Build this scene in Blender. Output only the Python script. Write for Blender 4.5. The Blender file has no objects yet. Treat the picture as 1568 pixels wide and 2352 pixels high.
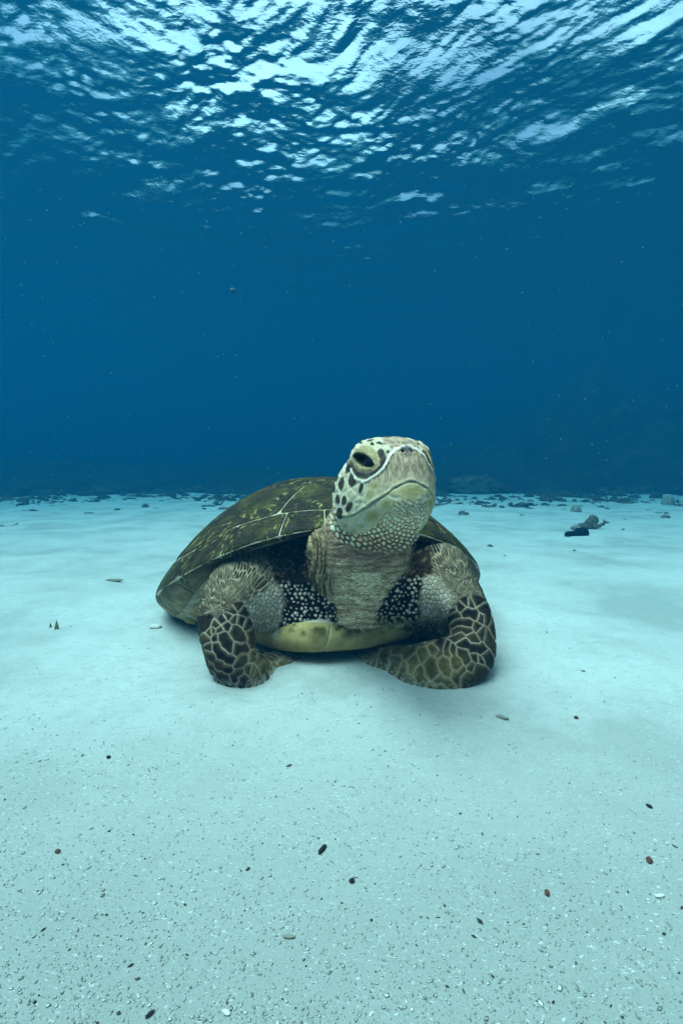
import bpy, math, random
import numpy as np
from mathutils import Vector, Matrix, kdtree, noise as mnoise
from mathutils.bvhtree import BVHTree

random.seed(7)
rng = np.random.default_rng(7)
scene = bpy.context.scene
COL = scene.collection

# ------------------------------------------------------------------ camera
CAM_H = 0.40
PITCH = math.radians(4.98)
FOC = 1045.0                      # focal length in units of a 1568 x 2352 picture
cam_data = bpy.data.cameras.new('camera')
cam_data.sensor_fit = 'VERTICAL'
cam_data.sensor_height = 36.0
cam_data.lens = 36.0 * FOC / 2352.0
cam_data.clip_start = 0.02
cam_data.clip_end = 400.0
cam = bpy.data.objects.new('camera', cam_data)
cam.location = (0, 0, CAM_H)
cam.rotation_euler = (math.pi / 2 - PITCH, 0, 0)
COL.objects.link(cam)
scene.camera = cam

# ------------------------------------------------------------------ sky and sun
SUN_EL, SUN_AZ = math.radians(70), math.radians(-118)   # azimuth from +Y (away from the camera) towards +X
CLOUD_SEED = 5.1
world = bpy.data.worlds.new('World')
scene.world = world
world.use_nodes = True
wn = world.node_tree
bg = wn.nodes['Background']
sky = wn.nodes.new('ShaderNodeTexSky')
sky.sky_type = 'NISHITA'
sky.sun_disc = False
sky.sun_elevation = SUN_EL
sky.sun_rotation = SUN_AZ
sky.air_density = 1.0
sky.dust_density = 4.0
# broken white cloud over part of the sky
def wnode(ty, **kw):
    nd = wn.nodes.new(ty)
    for k, v in kw.items(): setattr(nd, k, v)
    return nd
_tc = wnode('ShaderNodeTexCoord'); _sp = wnode('ShaderNodeSeparateXYZ'); wn.links.new(_tc.outputs['Generated'], _sp.inputs[0])
_ad = wnode('ShaderNodeMath', operation='ADD'); wn.links.new(_sp.outputs[2], _ad.inputs[0]); _ad.inputs[1].default_value = 0.25
_dx = wnode('ShaderNodeMath', operation='DIVIDE'); wn.links.new(_sp.outputs[0], _dx.inputs[0]); wn.links.new(_ad.outputs[0], _dx.inputs[1])
_dy = wnode('ShaderNodeMath', operation='DIVIDE'); wn.links.new(_sp.outputs[1], _dy.inputs[0]); wn.links.new(_ad.outputs[0], _dy.inputs[1])
_cb = wnode('ShaderNodeCombineXYZ'); wn.links.new(_dx.outputs[0], _cb.inputs[0]); wn.links.new(_dy.outputs[0], _cb.inputs[1]); _cb.inputs[2].default_value = CLOUD_SEED
_no = wnode('ShaderNodeTexNoise'); wn.links.new(_cb.outputs[0], _no.inputs['Vector']); _no.inputs['Scale'].default_value = 1.15; _no.inputs['Detail'].default_value = 7; _no.inputs['Roughness'].default_value = .55
_cr = wnode('ShaderNodeValToRGB'); wn.links.new(_no.outputs[0], _cr.inputs[0]); _cr.color_ramp.elements[0].position = .40; _cr.color_ramp.elements[1].position = .66
_mx = wnode('ShaderNodeMix', data_type='RGBA'); wn.links.new(_cr.outputs[0], _mx.inputs[0]); wn.links.new(sky.outputs[0], _mx.inputs[6]); _mx.inputs[7].default_value = (9.6, 9.8, 10.0, 1)
wn.links.new(_mx.outputs[2], bg.inputs[0])
bg.inputs[1].default_value = 0.15
sun_data = bpy.data.lights.new('sun', 'SUN')
sun_data.energy = 5.0
sun_data.angle = math.radians(36)
sun_data.color = (1.0, 0.95, 0.91)
sun = bpy.data.objects.new('sun', sun_data)
sdir = Vector((math.sin(SUN_AZ) * math.cos(SUN_EL), math.cos(SUN_AZ) * math.cos(SUN_EL), math.sin(SUN_EL)))
sun.rotation_euler = sdir.to_track_quat('Z', 'Y').to_euler()
sun.location = (0, 0, 20)
COL.objects.link(sun)
scene.view_settings.view_transform = 'Standard'
scene.view_settings.look = 'None'
scene.view_settings.gamma = 1
scene.view_settings.use_curve_mapping = False
scene.view_settings.exposure = 1.32
scene.render.engine = 'CYCLES'
cy = scene.cycles
cy.max_bounces = 8
cy.diffuse_bounces = 3
cy.glossy_bounces = 3
cy.transmission_bounces = 2
cy.volume_bounces = 1
cy.transparent_max_bounces = 12
cy.use_denoising = True
cy.sample_clamp_indirect = 6.0

# ------------------------------------------------------------------ helpers
def at(px, py, Y):
    """World point on the plane y = Y seen at (px, py) of a 1568 x 2352 picture."""
    a, b = (px - 784.0) / FOC, (1176.0 - py) / FOC
    s = Y / (math.cos(PITCH) + b * math.sin(PITCH))
    return np.array((a * s, Y, CAM_H + s * (-math.sin(PITCH) + b * math.cos(PITCH))))

def ray(px, py):
    a, b = (px - 784.0) / FOC, (1176.0 - py) / FOC
    return Vector((a, math.cos(PITCH) + b * math.sin(PITCH), -math.sin(PITCH) + b * math.cos(PITCH))).normalized()

def project(P):
    """(px, py) of world points P (N,3)."""
    d = P - np.array((0, 0, CAM_H))
    fwd = d[:, 1] * math.cos(PITCH) - d[:, 2] * math.sin(PITCH)
    up = d[:, 1] * math.sin(PITCH) + d[:, 2] * math.cos(PITCH)
    fwd = np.maximum(fwd, 1e-3)
    return 784.0 + FOC * d[:, 0] / fwd, 1176.0 - FOC * up / fwd

def ss(a, b, x):
    t = np.clip((x - a) / (b - a), 0, 1)
    return t * t * (3 - 2 * t)

class VNoise:
    """Cheap smooth value noise on numpy arrays."""
    def __init__(self, seed):
        self.t = np.random.default_rng(seed).random((64, 64, 64)).astype(np.float32)
    def __call__(self, x, y, z=0.0):
        x, y, z = np.broadcast_arrays(x, y, z)
        xi, yi, zi = np.floor(x).astype(int), np.floor(y).astype(int), np.floor(z).astype(int)
        fx, fy, fz = x - xi, y - yi, z - zi
        fx, fy, fz = [f * f * (3 - 2 * f) for f in (fx, fy, fz)]
        t, r = self.t, 0
        for a in (0, 1):
            for b in (0, 1):
                for c in (0, 1):
                    w = (fx if a else 1 - fx) * (fy if b else 1 - fy) * (fz if c else 1 - fz)
                    r = r + w * t[(xi + a) & 63, (yi + b) & 63, (zi + c) & 63]
        return r
    def fbm(self, x, y, z=0.0, o=4):
        r, a, s = 0, 0.5, 0
        for k in range(o):
            r = r + a * self(x * 2 ** k + 13.7 * k, y * 2 ** k + 5.1 * k, np.asarray(z) * 2 ** k + 3.3 * k)
            s += a
            a *= 0.5
        return r / s
VN = VNoise(3)

def mesh_obj(name, verts, faces, mat=None, parent=None, smooth=True):
    me = bpy.data.meshes.new(name)
    verts = np.asarray(verts, np.float32)
    if isinstance(faces, np.ndarray):
        k = faces.shape[1]
        me.vertices.add(len(verts)); me.vertices.foreach_set('co', verts.ravel())
        me.loops.add(faces.size); me.loops.foreach_set('vertex_index', faces.astype(np.int32).ravel())
        me.polygons.add(len(faces))
        me.polygons.foreach_set('loop_start', np.arange(0, faces.size, k, dtype=np.int32))
        me.update(calc_edges=True); me.validate()
    else:
        me.from_pydata(verts.tolist(), [], faces)
        me.update()
    if smooth:
        me.polygons.foreach_set('use_smooth', np.ones(len(me.polygons), bool))
    if mat: me.materials.append(mat)
    o = bpy.data.objects.new(name, me)
    COL.objects.link(o)
    if parent: o.parent = parent
    return o

def set_attr(me, name, val, kind='FLOAT'):
    a = me.attributes.new(name, kind, 'POINT')
    if kind == 'FLOAT':
        a.data.foreach_set('value', np.asarray(val, np.float32).ravel())
    else:
        v = np.asarray(val, np.float32)
        if v.shape[1] == 3: v = np.concatenate([v, np.ones((len(v), 1), np.float32)], 1)
        a.data.foreach_set('color', np.ascontiguousarray(v).ravel())

def tag(o, label=None, cat=None, group=None, kind=None):
    for k, v in (('label', label), ('category', cat), ('group', group), ('kind', kind)):
        if v: o[k] = v
    return o

def empty(name, loc, rz=0.0):
    o = bpy.data.objects.new(name, None)
    o.empty_display_size = 0.1
    o.location = loc; o.rotation_euler = (0, 0, rz)
    COL.objects.link(o)
    return o

class Mat:
    """Small node-tree writer."""
    def __init__(self, name):
        self.m = bpy.data.materials.new(name); self.m.use_nodes = True
        self.t = self.m.node_tree; self.n = self.t.nodes
        self.b = self.n.get('Principled BSDF'); self.out = self.n.get('Material Output')
    def node(self, ty, **kw):
        nd = self.n.new(ty)
        for k, v in kw.items():
            if k.startswith('i_'):
                key = k[2:]
                s = nd.inputs[int(key)] if key.isdigit() else nd.inputs[key.replace('_', ' ')]
                if isinstance(v, bpy.types.NodeSocket): self.t.links.new(v, s)
                else: s.default_value = v
            else: setattr(nd, k, v)
        return nd
    def link(self, a, b): self.t.links.new(a, b)
    def attr(self, name): return self.node('ShaderNodeAttribute', attribute_name=name)
    def noise(self, vec, scale, detail=4, rough=0.55, dist=0.0):
        nd = self.node('ShaderNodeTexNoise', i_Scale=scale, i_Detail=detail, i_Roughness=rough, i_Distortion=dist)
        if vec is not None: self.link(vec, nd.inputs['Vector'])
        return nd.outputs['Fac']
    def ramp(self, fac, stops, interp='LINEAR'):
        nd = self.node('ShaderNodeValToRGB'); self.link(fac, nd.inputs[0]); r = nd.color_ramp; r.interpolation = interp
        while len(r.elements) < len(stops): r.elements.new(0.5)
        for e, (p, c) in zip(r.elements, stops):
            e.position = p; e.color = (c, c, c, 1) if isinstance(c, (int, float)) else (*c, 1)
        return nd.outputs[0]
    def mix(self, fac, a, b, mode='MIX'):
        nd = self.node('ShaderNodeMix', data_type='RGBA', blend_type=mode)
        for s, v in ((nd.inputs[0], fac), (nd.inputs[6], a), (nd.inputs[7], b)):
            if isinstance(v, bpy.types.NodeSocket): self.link(v, s)
            elif isinstance(v, (int, float)): s.default_value = v
            else: s.default_value = (*v, 1)
        return nd.outputs[2]
    def math(self, op, a, b=0.0):
        nd = self.node('ShaderNodeMath', operation=op)
        for s, v in zip(nd.inputs, (a, b)):
            if isinstance(v, bpy.types.NodeSocket): self.link(v, s)
            else: s.default_value = v
        return nd.outputs[0]
    def mapping(self, vec, scale=(1, 1, 1), rot=(0, 0, 0)):
        nd = self.node('ShaderNodeMapping'); self.link(vec, nd.inputs[0])
        nd.inputs['Scale'].default_value = scale; nd.inputs['Rotation'].default_value = rot
        return nd.outputs[0]
    def bump(self, h, strength, dist):
        nd = self.node('ShaderNodeBump', i_Strength=strength, i_Distance=dist); self.link(h, nd.inputs['Height'])
        return nd.outputs[0]
    def coord(self): return self.node('ShaderNodeTexCoord').outputs['Object']
    def set(self, **kw):
        for k, v in kw.items():
            s = self.b.inputs[k.replace('_', ' ')]
            if isinstance(v, bpy.types.NodeSocket): self.link(v, s)
            elif isinstance(v, tuple): s.default_value = (*v, 1)
            else: s.default_value = v
        return self

# ------------------------------------------------------------------ the water
SURF_Z = 3.6
SIG_S = np.array((0.0005, 0.0148, 0.0300))
SIG_T = np.array((0.29, 0.165, 0.150))
def water_volume():
    m = Mat('water_body'); m.n.remove(m.b)
    D = 0.40
    col = SIG_S / D
    k = (SIG_T - SIG_S) / (D * (1 - col))
    ab = (1 - np.clip(k, 0, 1)) ** 2
    v = m.node('ShaderNodeVolumePrincipled')
    v.inputs['Color'].default_value = (*col, 1)
    v.inputs['Density'].default_value = D
    v.inputs['Density Attribute'].default_value = ''
    v.inputs['Anisotropy'].default_value = 0.25
    v.inputs['Absorption Color'].default_value = (*ab, 1)
    m.link(v.outputs[0], m.out.inputs['Volume'])
    try: m.m.cycles.homogeneous_volume = True
    except Exception: pass
    return m.m
X0, X1, Y0, Y1, Z0, Z1 = -62, 62, -22, 92, -2.5, SURF_Z + 0.35
hv = [(x, y, z) for z in (Z0, Z1) for y in (Y0, Y1) for x in (X0, X1)]
hf = [(0, 2, 3, 1), (4, 5, 7, 6), (0, 1, 5, 4), (2, 6, 7, 3), (0, 4, 6, 2), (1, 3, 7, 5)]
haze = mesh_obj('haze', hv, hf, water_volume(), smooth=False)
tag(haze, kind='stuff')

def wave_height(x, y):
    r = np.random.default_rng(21)
    h = np.zeros_like(x)
    # wind sea: many short crests about one heading, with wandering phase so nothing repeats
    wx = x + 0.55 * (VN.fbm(x * 0.45, y * 0.45, 1.0, 3) - 0.5) * 2 + 0.05 * (VN.fbm(x * 3.1, y * 3.1, 1.0, 2) - 0.5)
    wy = y + 0.55 * (VN.fbm(x * 0.45, y * 0.45, 9.0, 3) - 0.5) * 2 + 0.05 * (VN.fbm(x * 3.1, y * 3.1, 9.0, 2) - 0.5)
    g1 = 0.35 + 1.3 * VN.fbm(x * 0.6, y * 0.6, 4.0, 3)
    g2 = 0.15 + 1.7 * VN.fbm(x * 1.3 + 9, y * 1.3, 6.0, 3)
    for i in range(110):
        lam = 0.06 * (1.5 / 0.065) ** (r.random() ** 1.5)
        th = math.radians(72) + r.normal() * 0.60
        k = 2 * math.pi / lam
        amp = 0.0031 * lam ** 0.90 * (0.75 if lam > 0.3 else 1.0)
        ph = r.random() * 6.28
        s = np.sin(k * (wx * math.cos(th) + wy * math.sin(th)) + ph)
        h += amp * (s + 0.22 * s * s) * (g2 if lam < 0.35 else g1)
    return h

def surface_sheet():
    ys = [1.2]
    while ys[-1] < 30: ys.append(ys[-1] + 0.0052 * max(ys[-1], 3.0) ** 1.0)
    ys = np.array([-20, -10, -5, -2, -0.5, 0.3] + ys + [34, 40, 50, 65, 85])
    n = 760
    t = np.linspace(-1, 1, n)
    half = np.where(ys < 1.2, 50, np.clip(ys * 1.05 + 1.0, 3, 40))
    # rows fan out with distance; the ends reach out to the far edge of the sheet
    X = t[None, :] * half[:, None]
    X = np.concatenate([np.full((len(ys), 1), -58.0), X, np.full((len(ys), 1), 58.0)], 1)
    Yg = np.repeat(ys[:, None], X.shape[1], 1)
    Z = wave_height(X, Yg)
    Z = SURF_Z + Z - Z.mean()
    V = np.stack([X, Yg, Z], -1).reshape(-1, 3)
    r, c = len(ys), X.shape[1]
    i = np.arange(r * c).reshape(r, c)
    F = np.stack([i[:-1, :-1], i[:-1, 1:], i[1:, 1:], i[1:, :-1]], -1).reshape(-1, 4)
    m = Mat('water_surface'); m.n.remove(m.b)
    tc = m.coord()
    b = m.bump(m.noise(m.mapping(tc, (17, 22, 9)), 1.0, 3, 0.5), 0.45, 0.013)
    fr = m.node('ShaderNodeFresnel', i_IOR=1.333); m.link(b, fr.inputs['Normal'])
    tr = m.node('ShaderNodeBsdfTransparent')
    gl = m.node('ShaderNodeBsdfGlossy', i_Roughness=0.02); m.link(b, gl.inputs['Normal'])
    mx = m.node('ShaderNodeMixShader')
    m.link(fr.outputs[0], mx.inputs[0]); m.link(tr.outputs[0], mx.inputs[1]); m.link(gl.outputs[0], mx.inputs[2])
    m.link(mx.outputs[0], m.out.inputs['Surface'])
    o = mesh_obj('water_surface', V, F, m.m)
    tag(o, kind='structure')
surface_sheet()

# ------------------------------------------------------------------ the sand
def sand_z(x, y):
    x, y = np.asarray(x, float), np.asarray(y, float)
    z = 0.10 * (VN.fbm(x * 0.75 + 3, y * 0.75, 0.5, 3) - 0.5)
    z += 0.060 * (VN.fbm(x * 2.2, y * 2.6 + 7, 1.5, 3) - 0.5)
    z += 0.006 * (VN.fbm(x * 9, y * 9, 2.5, 3) - 0.5)
    # the turtle lies in a shallow scrape
    near = np.exp(-(((x - 0.0) / 0.55) ** 2 + ((y - 1.15) / 0.55) ** 2))
    z = z * (1 - 0.85 * near) - 0.004 * near
    # sand pushed up round the flippers, and the furrow the belly lies in
    for cx, cy, r0, hh in ((-0.155, 0.815, 0.085, 0.006), (0.20, 0.825, 0.13, 0.006)):
        q = np.hypot(x - cx, (y - cy) * 1.15)
        z += hh * np.exp(-((q - r0) / 0.035) ** 2) * (0.4 + 1.2 * VN.fbm(x * 14, y * 14, 5.0, 2))
    z += 0.25 * ss(4, 14, y) * (VN.fbm(x * 0.25, y * 0.25, 3.0, 3) - 0.5)
    return z

def sand_sheet():
    ys = [-20, -8, -3, -1.2, -0.5, -0.2, 0.0]
    while ys[-1] < 12: ys.append(ys[-1] + 0.006 + 0.0085 * max(ys[-1], 0))
    ys = np.array(ys + [14, 17, 21, 26, 33, 42, 55, 70, 88])
    t = np.linspace(-1, 1, 360)
    half = np.where(ys < 0, 4.0, 0.55 + ys * 0.95)
    X = t[None, :] * half[:, None]
    X = np.concatenate([np.full((len(ys), 1), -58.0), -half[:, None] * 2 - 1, X, half[:, None] * 2 + 1, np.full((len(ys), 1), 58.0)], 1)
    X = np.clip(np.sort(X, 1), -58, 58); X[:, 0] = -58.5; X[:, -1] = 58.5
    Yg = np.repeat(ys[:, None], X.shape[1], 1)
    V = np.stack([X, Yg, sand_z(X, Yg)], -1).reshape(-1, 3)
    r, c = X.shape
    i = np.arange(r * c).reshape(r, c)
    F = np.stack([i[:-1, :-1], i[:-1, 1:], i[1:, 1:], i[1:, :-1]], -1).reshape(-1, 4)
    m = Mat('coral_sand')
    tc = m.coord()
    patch = m.noise(tc, 2.6, 6, 0.62)
    grain = m.noise(tc, 620, 2, 0.7)
    fl = m.noise(m.mapping(tc, (1, 1.7, 1), (0, 0, 0.35)), 230, 3, 0.6, 0.7)
    mid = m.noise(m.mapping(tc, (1, 1.5, 1), (0, 0, 0.3)), 38, 5, 0.65, 0.5)
    c = m.ramp(patch, [(0.37, (0.28, 0.295, 0.275)), (0.50, (0.375, 0.39, 0.365)), (0.62, (0.43, 0.445, 0.42))])
    c = m.mix(m.ramp(mid, [(0.30, 0.45), (0.50, 0.0)]), c, (0.27, 0.275, 0.25))
    # coarse grey shell hash, with lens vignette shading painted in towards the camera
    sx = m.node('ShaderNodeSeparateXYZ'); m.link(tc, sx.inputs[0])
    hash_vignette = m.math('ADD', m.math('MULTIPLY', sx.outputs[1], -1.0), m.math('MULTIPLY', patch, 0.9))
    hash_vignette = m.ramp(m.math('ADD', hash_vignette, 0.74), [(0.45, 0.0), (0.85, 0.80)])
    c = m.mix(hash_vignette, c, (0.20, 0.215, 0.20))
    c = m.mix(m.ramp(grain, [(0.36, 0.35), (0.52, 0.0)]), c, (0.30, 0.30, 0.27))
    c = m.mix(m.ramp(fl, [(0.63, 0.0), (0.71, 0.55)]), c, (0.24, 0.24, 0.20))
    c = m.mix(m.ramp(fl, [(0.30, 0.7), (0.38, 0.0)]), c, (0.58, 0.58, 0.54))
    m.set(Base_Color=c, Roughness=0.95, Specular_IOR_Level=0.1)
    h = m.math('ADD', m.math('MULTIPLY', grain, 0.4), m.math('ADD', fl, m.math('MULTIPLY', mid, 0.9)))
    m.set(Normal=m.bump(h, 0.35, 0.003))
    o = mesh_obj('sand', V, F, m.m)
    tag(o, kind='structure')
sand_sheet()
# ------------------------------------------------------------------ the turtle: frames
T_C = np.array((-0.0665, 1.3597, 0.0)); T_YAW = 0.1953
T_F = np.array((math.sin(T_YAW), -math.cos(T_YAW), 0.0))      # heading
T_R = np.array((-math.cos(T_YAW), -math.sin(T_YAW), 0.0))     # the turtle's right
S_LF, S_LR, S_W, S_ZF, S_ZL, S_ZB, S_HZ, S_P, S_Q = 0.438, 0.4802, 0.452, 0.2877, 0.060, 0.0928, 0.3847, 2.08, 0.8338

def shell_zr(ph):
    c = np.cos(ph)
    return np.where(c > 0, S_ZL + (S_ZF - S_ZL) * np.abs(c) ** 1.9, S_ZL + (S_ZB - S_ZL) * np.abs(c) ** 1.5)

def shell_pt(a, b):
    """Point of the domed shell over the plan position: a towards the head, b towards the turtle's right."""
    a, b = np.asarray(a, float), np.asarray(b, float)
    al = np.where(a > 0, a / S_LF, a / S_LR)
    be = b / S_W
    for _ in range(8):
        rho = np.maximum(np.hypot(al, be), 1e-6)
        be = b / S_W / (1 + 0.10 * al / rho)
    rho = np.hypot(al, be)
    ph = np.arctan2(be, al)
    zr = shell_zr(ph)
    z = zr + (S_HZ - zr) * np.maximum(1 - np.minimum(rho, 1) ** S_P, 0) ** S_Q
    return T_C + a[..., None] * T_F + b[..., None] * T_R + z[..., None] * np.array((0, 0, 1.0))

def shell_polar(rho, ph):
    c, s = np.cos(ph), np.sin(ph)
    return np.where(c > 0, S_LF, S_LR) * c * rho, S_W * s * (1 + 0.10 * c) * rho

# the head
HY, HP, HS = math.radians(8.5), math.radians(19.3), 1.157
H_F = np.array((math.sin(HY) * math.cos(HP), -math.cos(HY) * math.cos(HP), math.sin(HP)))
H_R = np.array((-math.cos(HY), -math.sin(HY), 0.0))
H_U = np.cross(H_R, H_F); H_U = H_U if H_U[2] > 0 else -H_U
H_O = np.array((0.0732, 0.7215, 0.3857))
def head_local(P):
    d = (P - H_O) / HS
    return d @ H_F, d @ H_R, d @ H_U
def head_world(x, y, z):
    return H_O + HS * (np.multiply.outer(x, H_F) + np.multiply.outer(y, H_R) + np.multiply.outer(z, H_U))
#              x      half w  top     bottom
HEAD = np.array(((-0.120, 0.0512, 0.022, -0.0555), (-0.090, 0.0635, 0.040, -0.0687), (-0.055, 0.0700, 0.050, -0.0737),
                 (-0.020, 0.0662, 0.0532, -0.0768), (0.020, 0.0545, 0.0527, -0.0768), (0.050, 0.0470, 0.0437, -0.0763), (0.072, 0.0388, 0.0298, -0.0740),
                 (0.088, 0.0312, 0.0189, -0.0680), (0.097, 0.0222, 0.0089, -0.0585), (0.101, 0.0081, -0.010, -0.0430)))
def sdf_head(P):
    x, y, z = head_local(P)
    xc = np.clip(x, HEAD[0, 0], HEAD[-1, 0])
    w, t, b = [np.interp(xc, HEAD[:, 0], HEAD[:, k]) for k in (1, 2, 3)]
    zc, hz = (t + b) / 2, (t - b) / 2
    yy, zz = np.abs(y) / w, np.abs(z - zc) / hz
    n = 2.5
    g = (yy ** n + zz ** n) ** (1 / n)
    d = (g - 1) * np.minimum(w, hz)
    ex = np.abs(x - xc)
    return HS * np.where(ex > 0, np.hypot(np.maximum(d, 0), ex) + np.minimum(d, 0) * 0, d)

# limbs and neck: swept ellipses.  rows: px, py, depth, half width, half thickness
NECK = [(872, 1140, 0.825, .066, .062), (860, 1200, 0.845, .083, .074), (840, 1265, 0.880, .097, .084), (828, 1330, 0.935, .096, .086), (822, 1385, 1.020, .086, .080), (822, 1420, 1.10, .09, .08)]
ARM_R = [(650, 1335, 1.08, .090, .080), (592, 1345, 1.005, .092, .078), (545, 1372, .945, .074, .066), (522, 1420, .900, .058, .056), (526, 1470, .868, .050, .050),
         (540, 1522, .852, .048, .040), (576, 1548, .858, .048, .026), (625, 1543, .905, .051, .018), (690, 1520, .985, .050, .020), (745, 1503, 1.06, .045, .014), (790, 1490, 1.12, .02, .008)]
ARM_L = [(950, 1325, 1.08, .088, .078), (1000, 1338, 1.005, .082, .072), (1040, 1368, .960, .064, .056), (1070, 1405, .920, .046, .046), (1083, 1455, .893, .044, .043),
         (1074, 1505, .868, .050, .040), (1030, 1528, .852, .051, .027), (975, 1530, .860, .050, .020), (910, 1521, .905, .047, .016), (850, 1508, .968, .034, .016), (805, 1497, 1.03, .014, .009)]
def spline(rows, n):
    """Catmull-Rom through the rows: centres (n,3) and the two half sizes."""
    K = np.array([np.concatenate([at(*r[:3]), r[3:]]) for r in rows])
    K = np.concatenate([2 * K[:1] - K[1:2], K, 2 * K[-1:] - K[-2:-1]])
    t = np.linspace(0, len(rows) - 1 - 1e-6, n)
    i = t.astype(int); f = (t - i)[:, None]
    p0, p1, p2, p3 = K[i], K[i + 1], K[i + 2], K[i + 3]
    r = 0.5 * (2 * p1 + (p2 - p0) * f + (2 * p0 - 5 * p1 + 4 * p2 - p3) * f ** 2 + (3 * p1 - p0 - 3 * p2 + p3) * f ** 3)
    return r[:, :3], np.maximum(r[:, 3], .006), np.maximum(r[:, 4], .005)

class Limb:
    def __init__(self, rows, n, nrm):
        self.c, self.w, self.t = spline(rows, n)
        tan = np.gradient(self.c, axis=0); tan /= np.linalg.norm(tan, axis=1)[:, None]
        nr = np.array([np.interp(np.linspace(0, 1, n), [k[0] for k in nrm], [k[1][j] for k in nrm]) for j in range(3)]).T
        nr -= (nr * tan).sum(1)[:, None] * tan; nr /= np.linalg.norm(nr, axis=1)[:, None]
        self.tan, self.nr, self.bn = tan, nr, np.cross(tan, nr)
        self.arc = np.concatenate([[0], np.cumsum(np.linalg.norm(np.diff(self.c, axis=0), axis=1))])
    def box(self, pad):
        m = np.maximum(self.w, self.t)[:, None] + pad
        return (self.c - m).min(0), (self.c + m).max(0)
    def sdf(self, P, full=False):
        best = np.full(len(P), 9.0, np.float32); s = np.zeros(len(P), np.float32); u = s.copy(); v = s.copy()
        for i in range(len(self.c)):
            q = P - self.c[i]
            a, b, c = q @ self.tan[i], q @ self.bn[i], q @ self.nr[i]
            st = 0.75 * max(self.w[i], self.t[i])
            g = np.sqrt((a / st) ** 2 + (b / self.w[i]) ** 2 + (c / self.t[i]) ** 2)
            d = (g - 1) * min(self.w[i], self.t[i])
            k = d < best
            best[k] = d[k]
            if full:
                s[k] = (self.arc[i] + a)[k]; u[k] = b[k]; v[k] = c[k]
        return (best, s, u, v) if full else best
V3 = lambda *a: np.array(a, float)
neck = Limb(NECK, 24, [(0, V3(0, -1, -.3)), (1, V3(0, -.6, -1))])
arm_r = Limb(ARM_R, 44, [(0, V3(-.3, -1, .3)), (.3, V3(-.5, -1, .3)), (.5, V3(-.3, -1, .2)), (.6, V3(.1, -.8, .6)), (1, V3(.1, -.35, 1))])
arm_l = Limb(ARM_L, 44, [(0, V3(.3, -1, .3)), (.3, V3(.5, -1, .3)), (.45, V3(.3, -1, .2)), (.6, V3(.1, -.85, .5)), (1, V3(0, -.35, 1))])

def ellipsoid(P, c, R, rot=0.0):
    q = P - c
    if rot:
        q = np.stack([q @ T_R, q @ T_F, q[:, 2]], 1)
    g = np.sqrt(((q / np.array(R)) ** 2).sum(1))
    return (g - 1) * min(R)

FILL = [(602, 1302, 1.025, (.105, .065, .050)), (985, 1292, 1.035, (.085, .06, .050)), (680, 1330, 1.04, (.075, .080, .085)), (738, 1285, 0.925, (.036, .055, .065)), (650, 1396, 1.005, (.085, .070, .055)), (950, 1383, 1.005, (.075, .070, .050)), (930, 1320, 1.03, (.06, .07, .07)), (1000, 1420, 1.08, (.10, .07, .05)), (800, 1398, 1.02, (.12, .07, .04))]
VOX = 0.0030
B0, B1 = np.array((-0.42, 0.54, -0.03)), np.array((0.36, 1.34, 0.475))
def build_sdf():
    n = np.ceil((B1 - B0) / VOX).astype(int) + 1
    ax = [B0[k] + VOX * np.arange(n[k]) for k in range(3)]
    D = np.full(n, 0.5, np.float32)
    def add(fn, lo, hi, k, op='u'):
        i0 = np.maximum(((np.array(lo) - B0) / VOX).astype(int), 0); i1 = np.minimum(((np.array(hi) - B0) / VOX).astype(int) + 2, n)
        sl = tuple(slice(a, b) for a, b in zip(i0, i1))
        g = np.stack(np.meshgrid(*[ax[j][sl[j]] for j in range(3)], indexing='ij'), -1).reshape(-1, 3)
        d = fn(g).reshape(D[sl].shape).astype(np.float32)
        e = D[sl]
        if op == 'u':
            h = np.clip(0.5 + 0.5 * (e - d) / k, 0, 1)
            D[sl] = e * (1 - h) + d * h - k * h * (1 - h)
        else:
            h = np.clip(0.5 - 0.5 * (e + d) / k, 0, 1)
            D[sl] = e * (1 - h) - d * h + k * h * (1 - h)
    pad = 0.045
    c = at(812, 1395, 1.105)
    add(lambda P: ellipsoid(P, c, (.26, .145, .070), 1), c - .29, c + .29, .02)
    c2 = T_C + np.array((0.0, 0.0, 0.165)) + T_F * 0.03
    add(lambda P: ellipsoid(P, c2, (.37, .36, .10), 1), c2 - .42, c2 + .42, .03)
    for px, py, Y, R in FILL:
        f = at(px, py, Y)
        add(lambda P: ellipsoid(P, f, R), f - max(R) - pad, f + max(R) + pad, .03)
    for L, k in ((arm_r, .022), (arm_l, .022)):
        lo, hi = L.box(pad); add(L.sdf, lo, hi, k)
    lo, hi = neck.box(pad); add(neck.sdf, lo, hi, .014)
    lo, hi = H_O - .17, H_O + .17
    add(sdf_head, lo, hi, .016)
    for sgn in (1, -1):        # brow and eye swelling
        e = head_world(0.026, sgn * 0.027, 0.027)
        add(lambda P: ellipsoid(P, e, (.031, .019, .024)), e - .08, e + .08, .012)
    return D, ax

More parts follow.
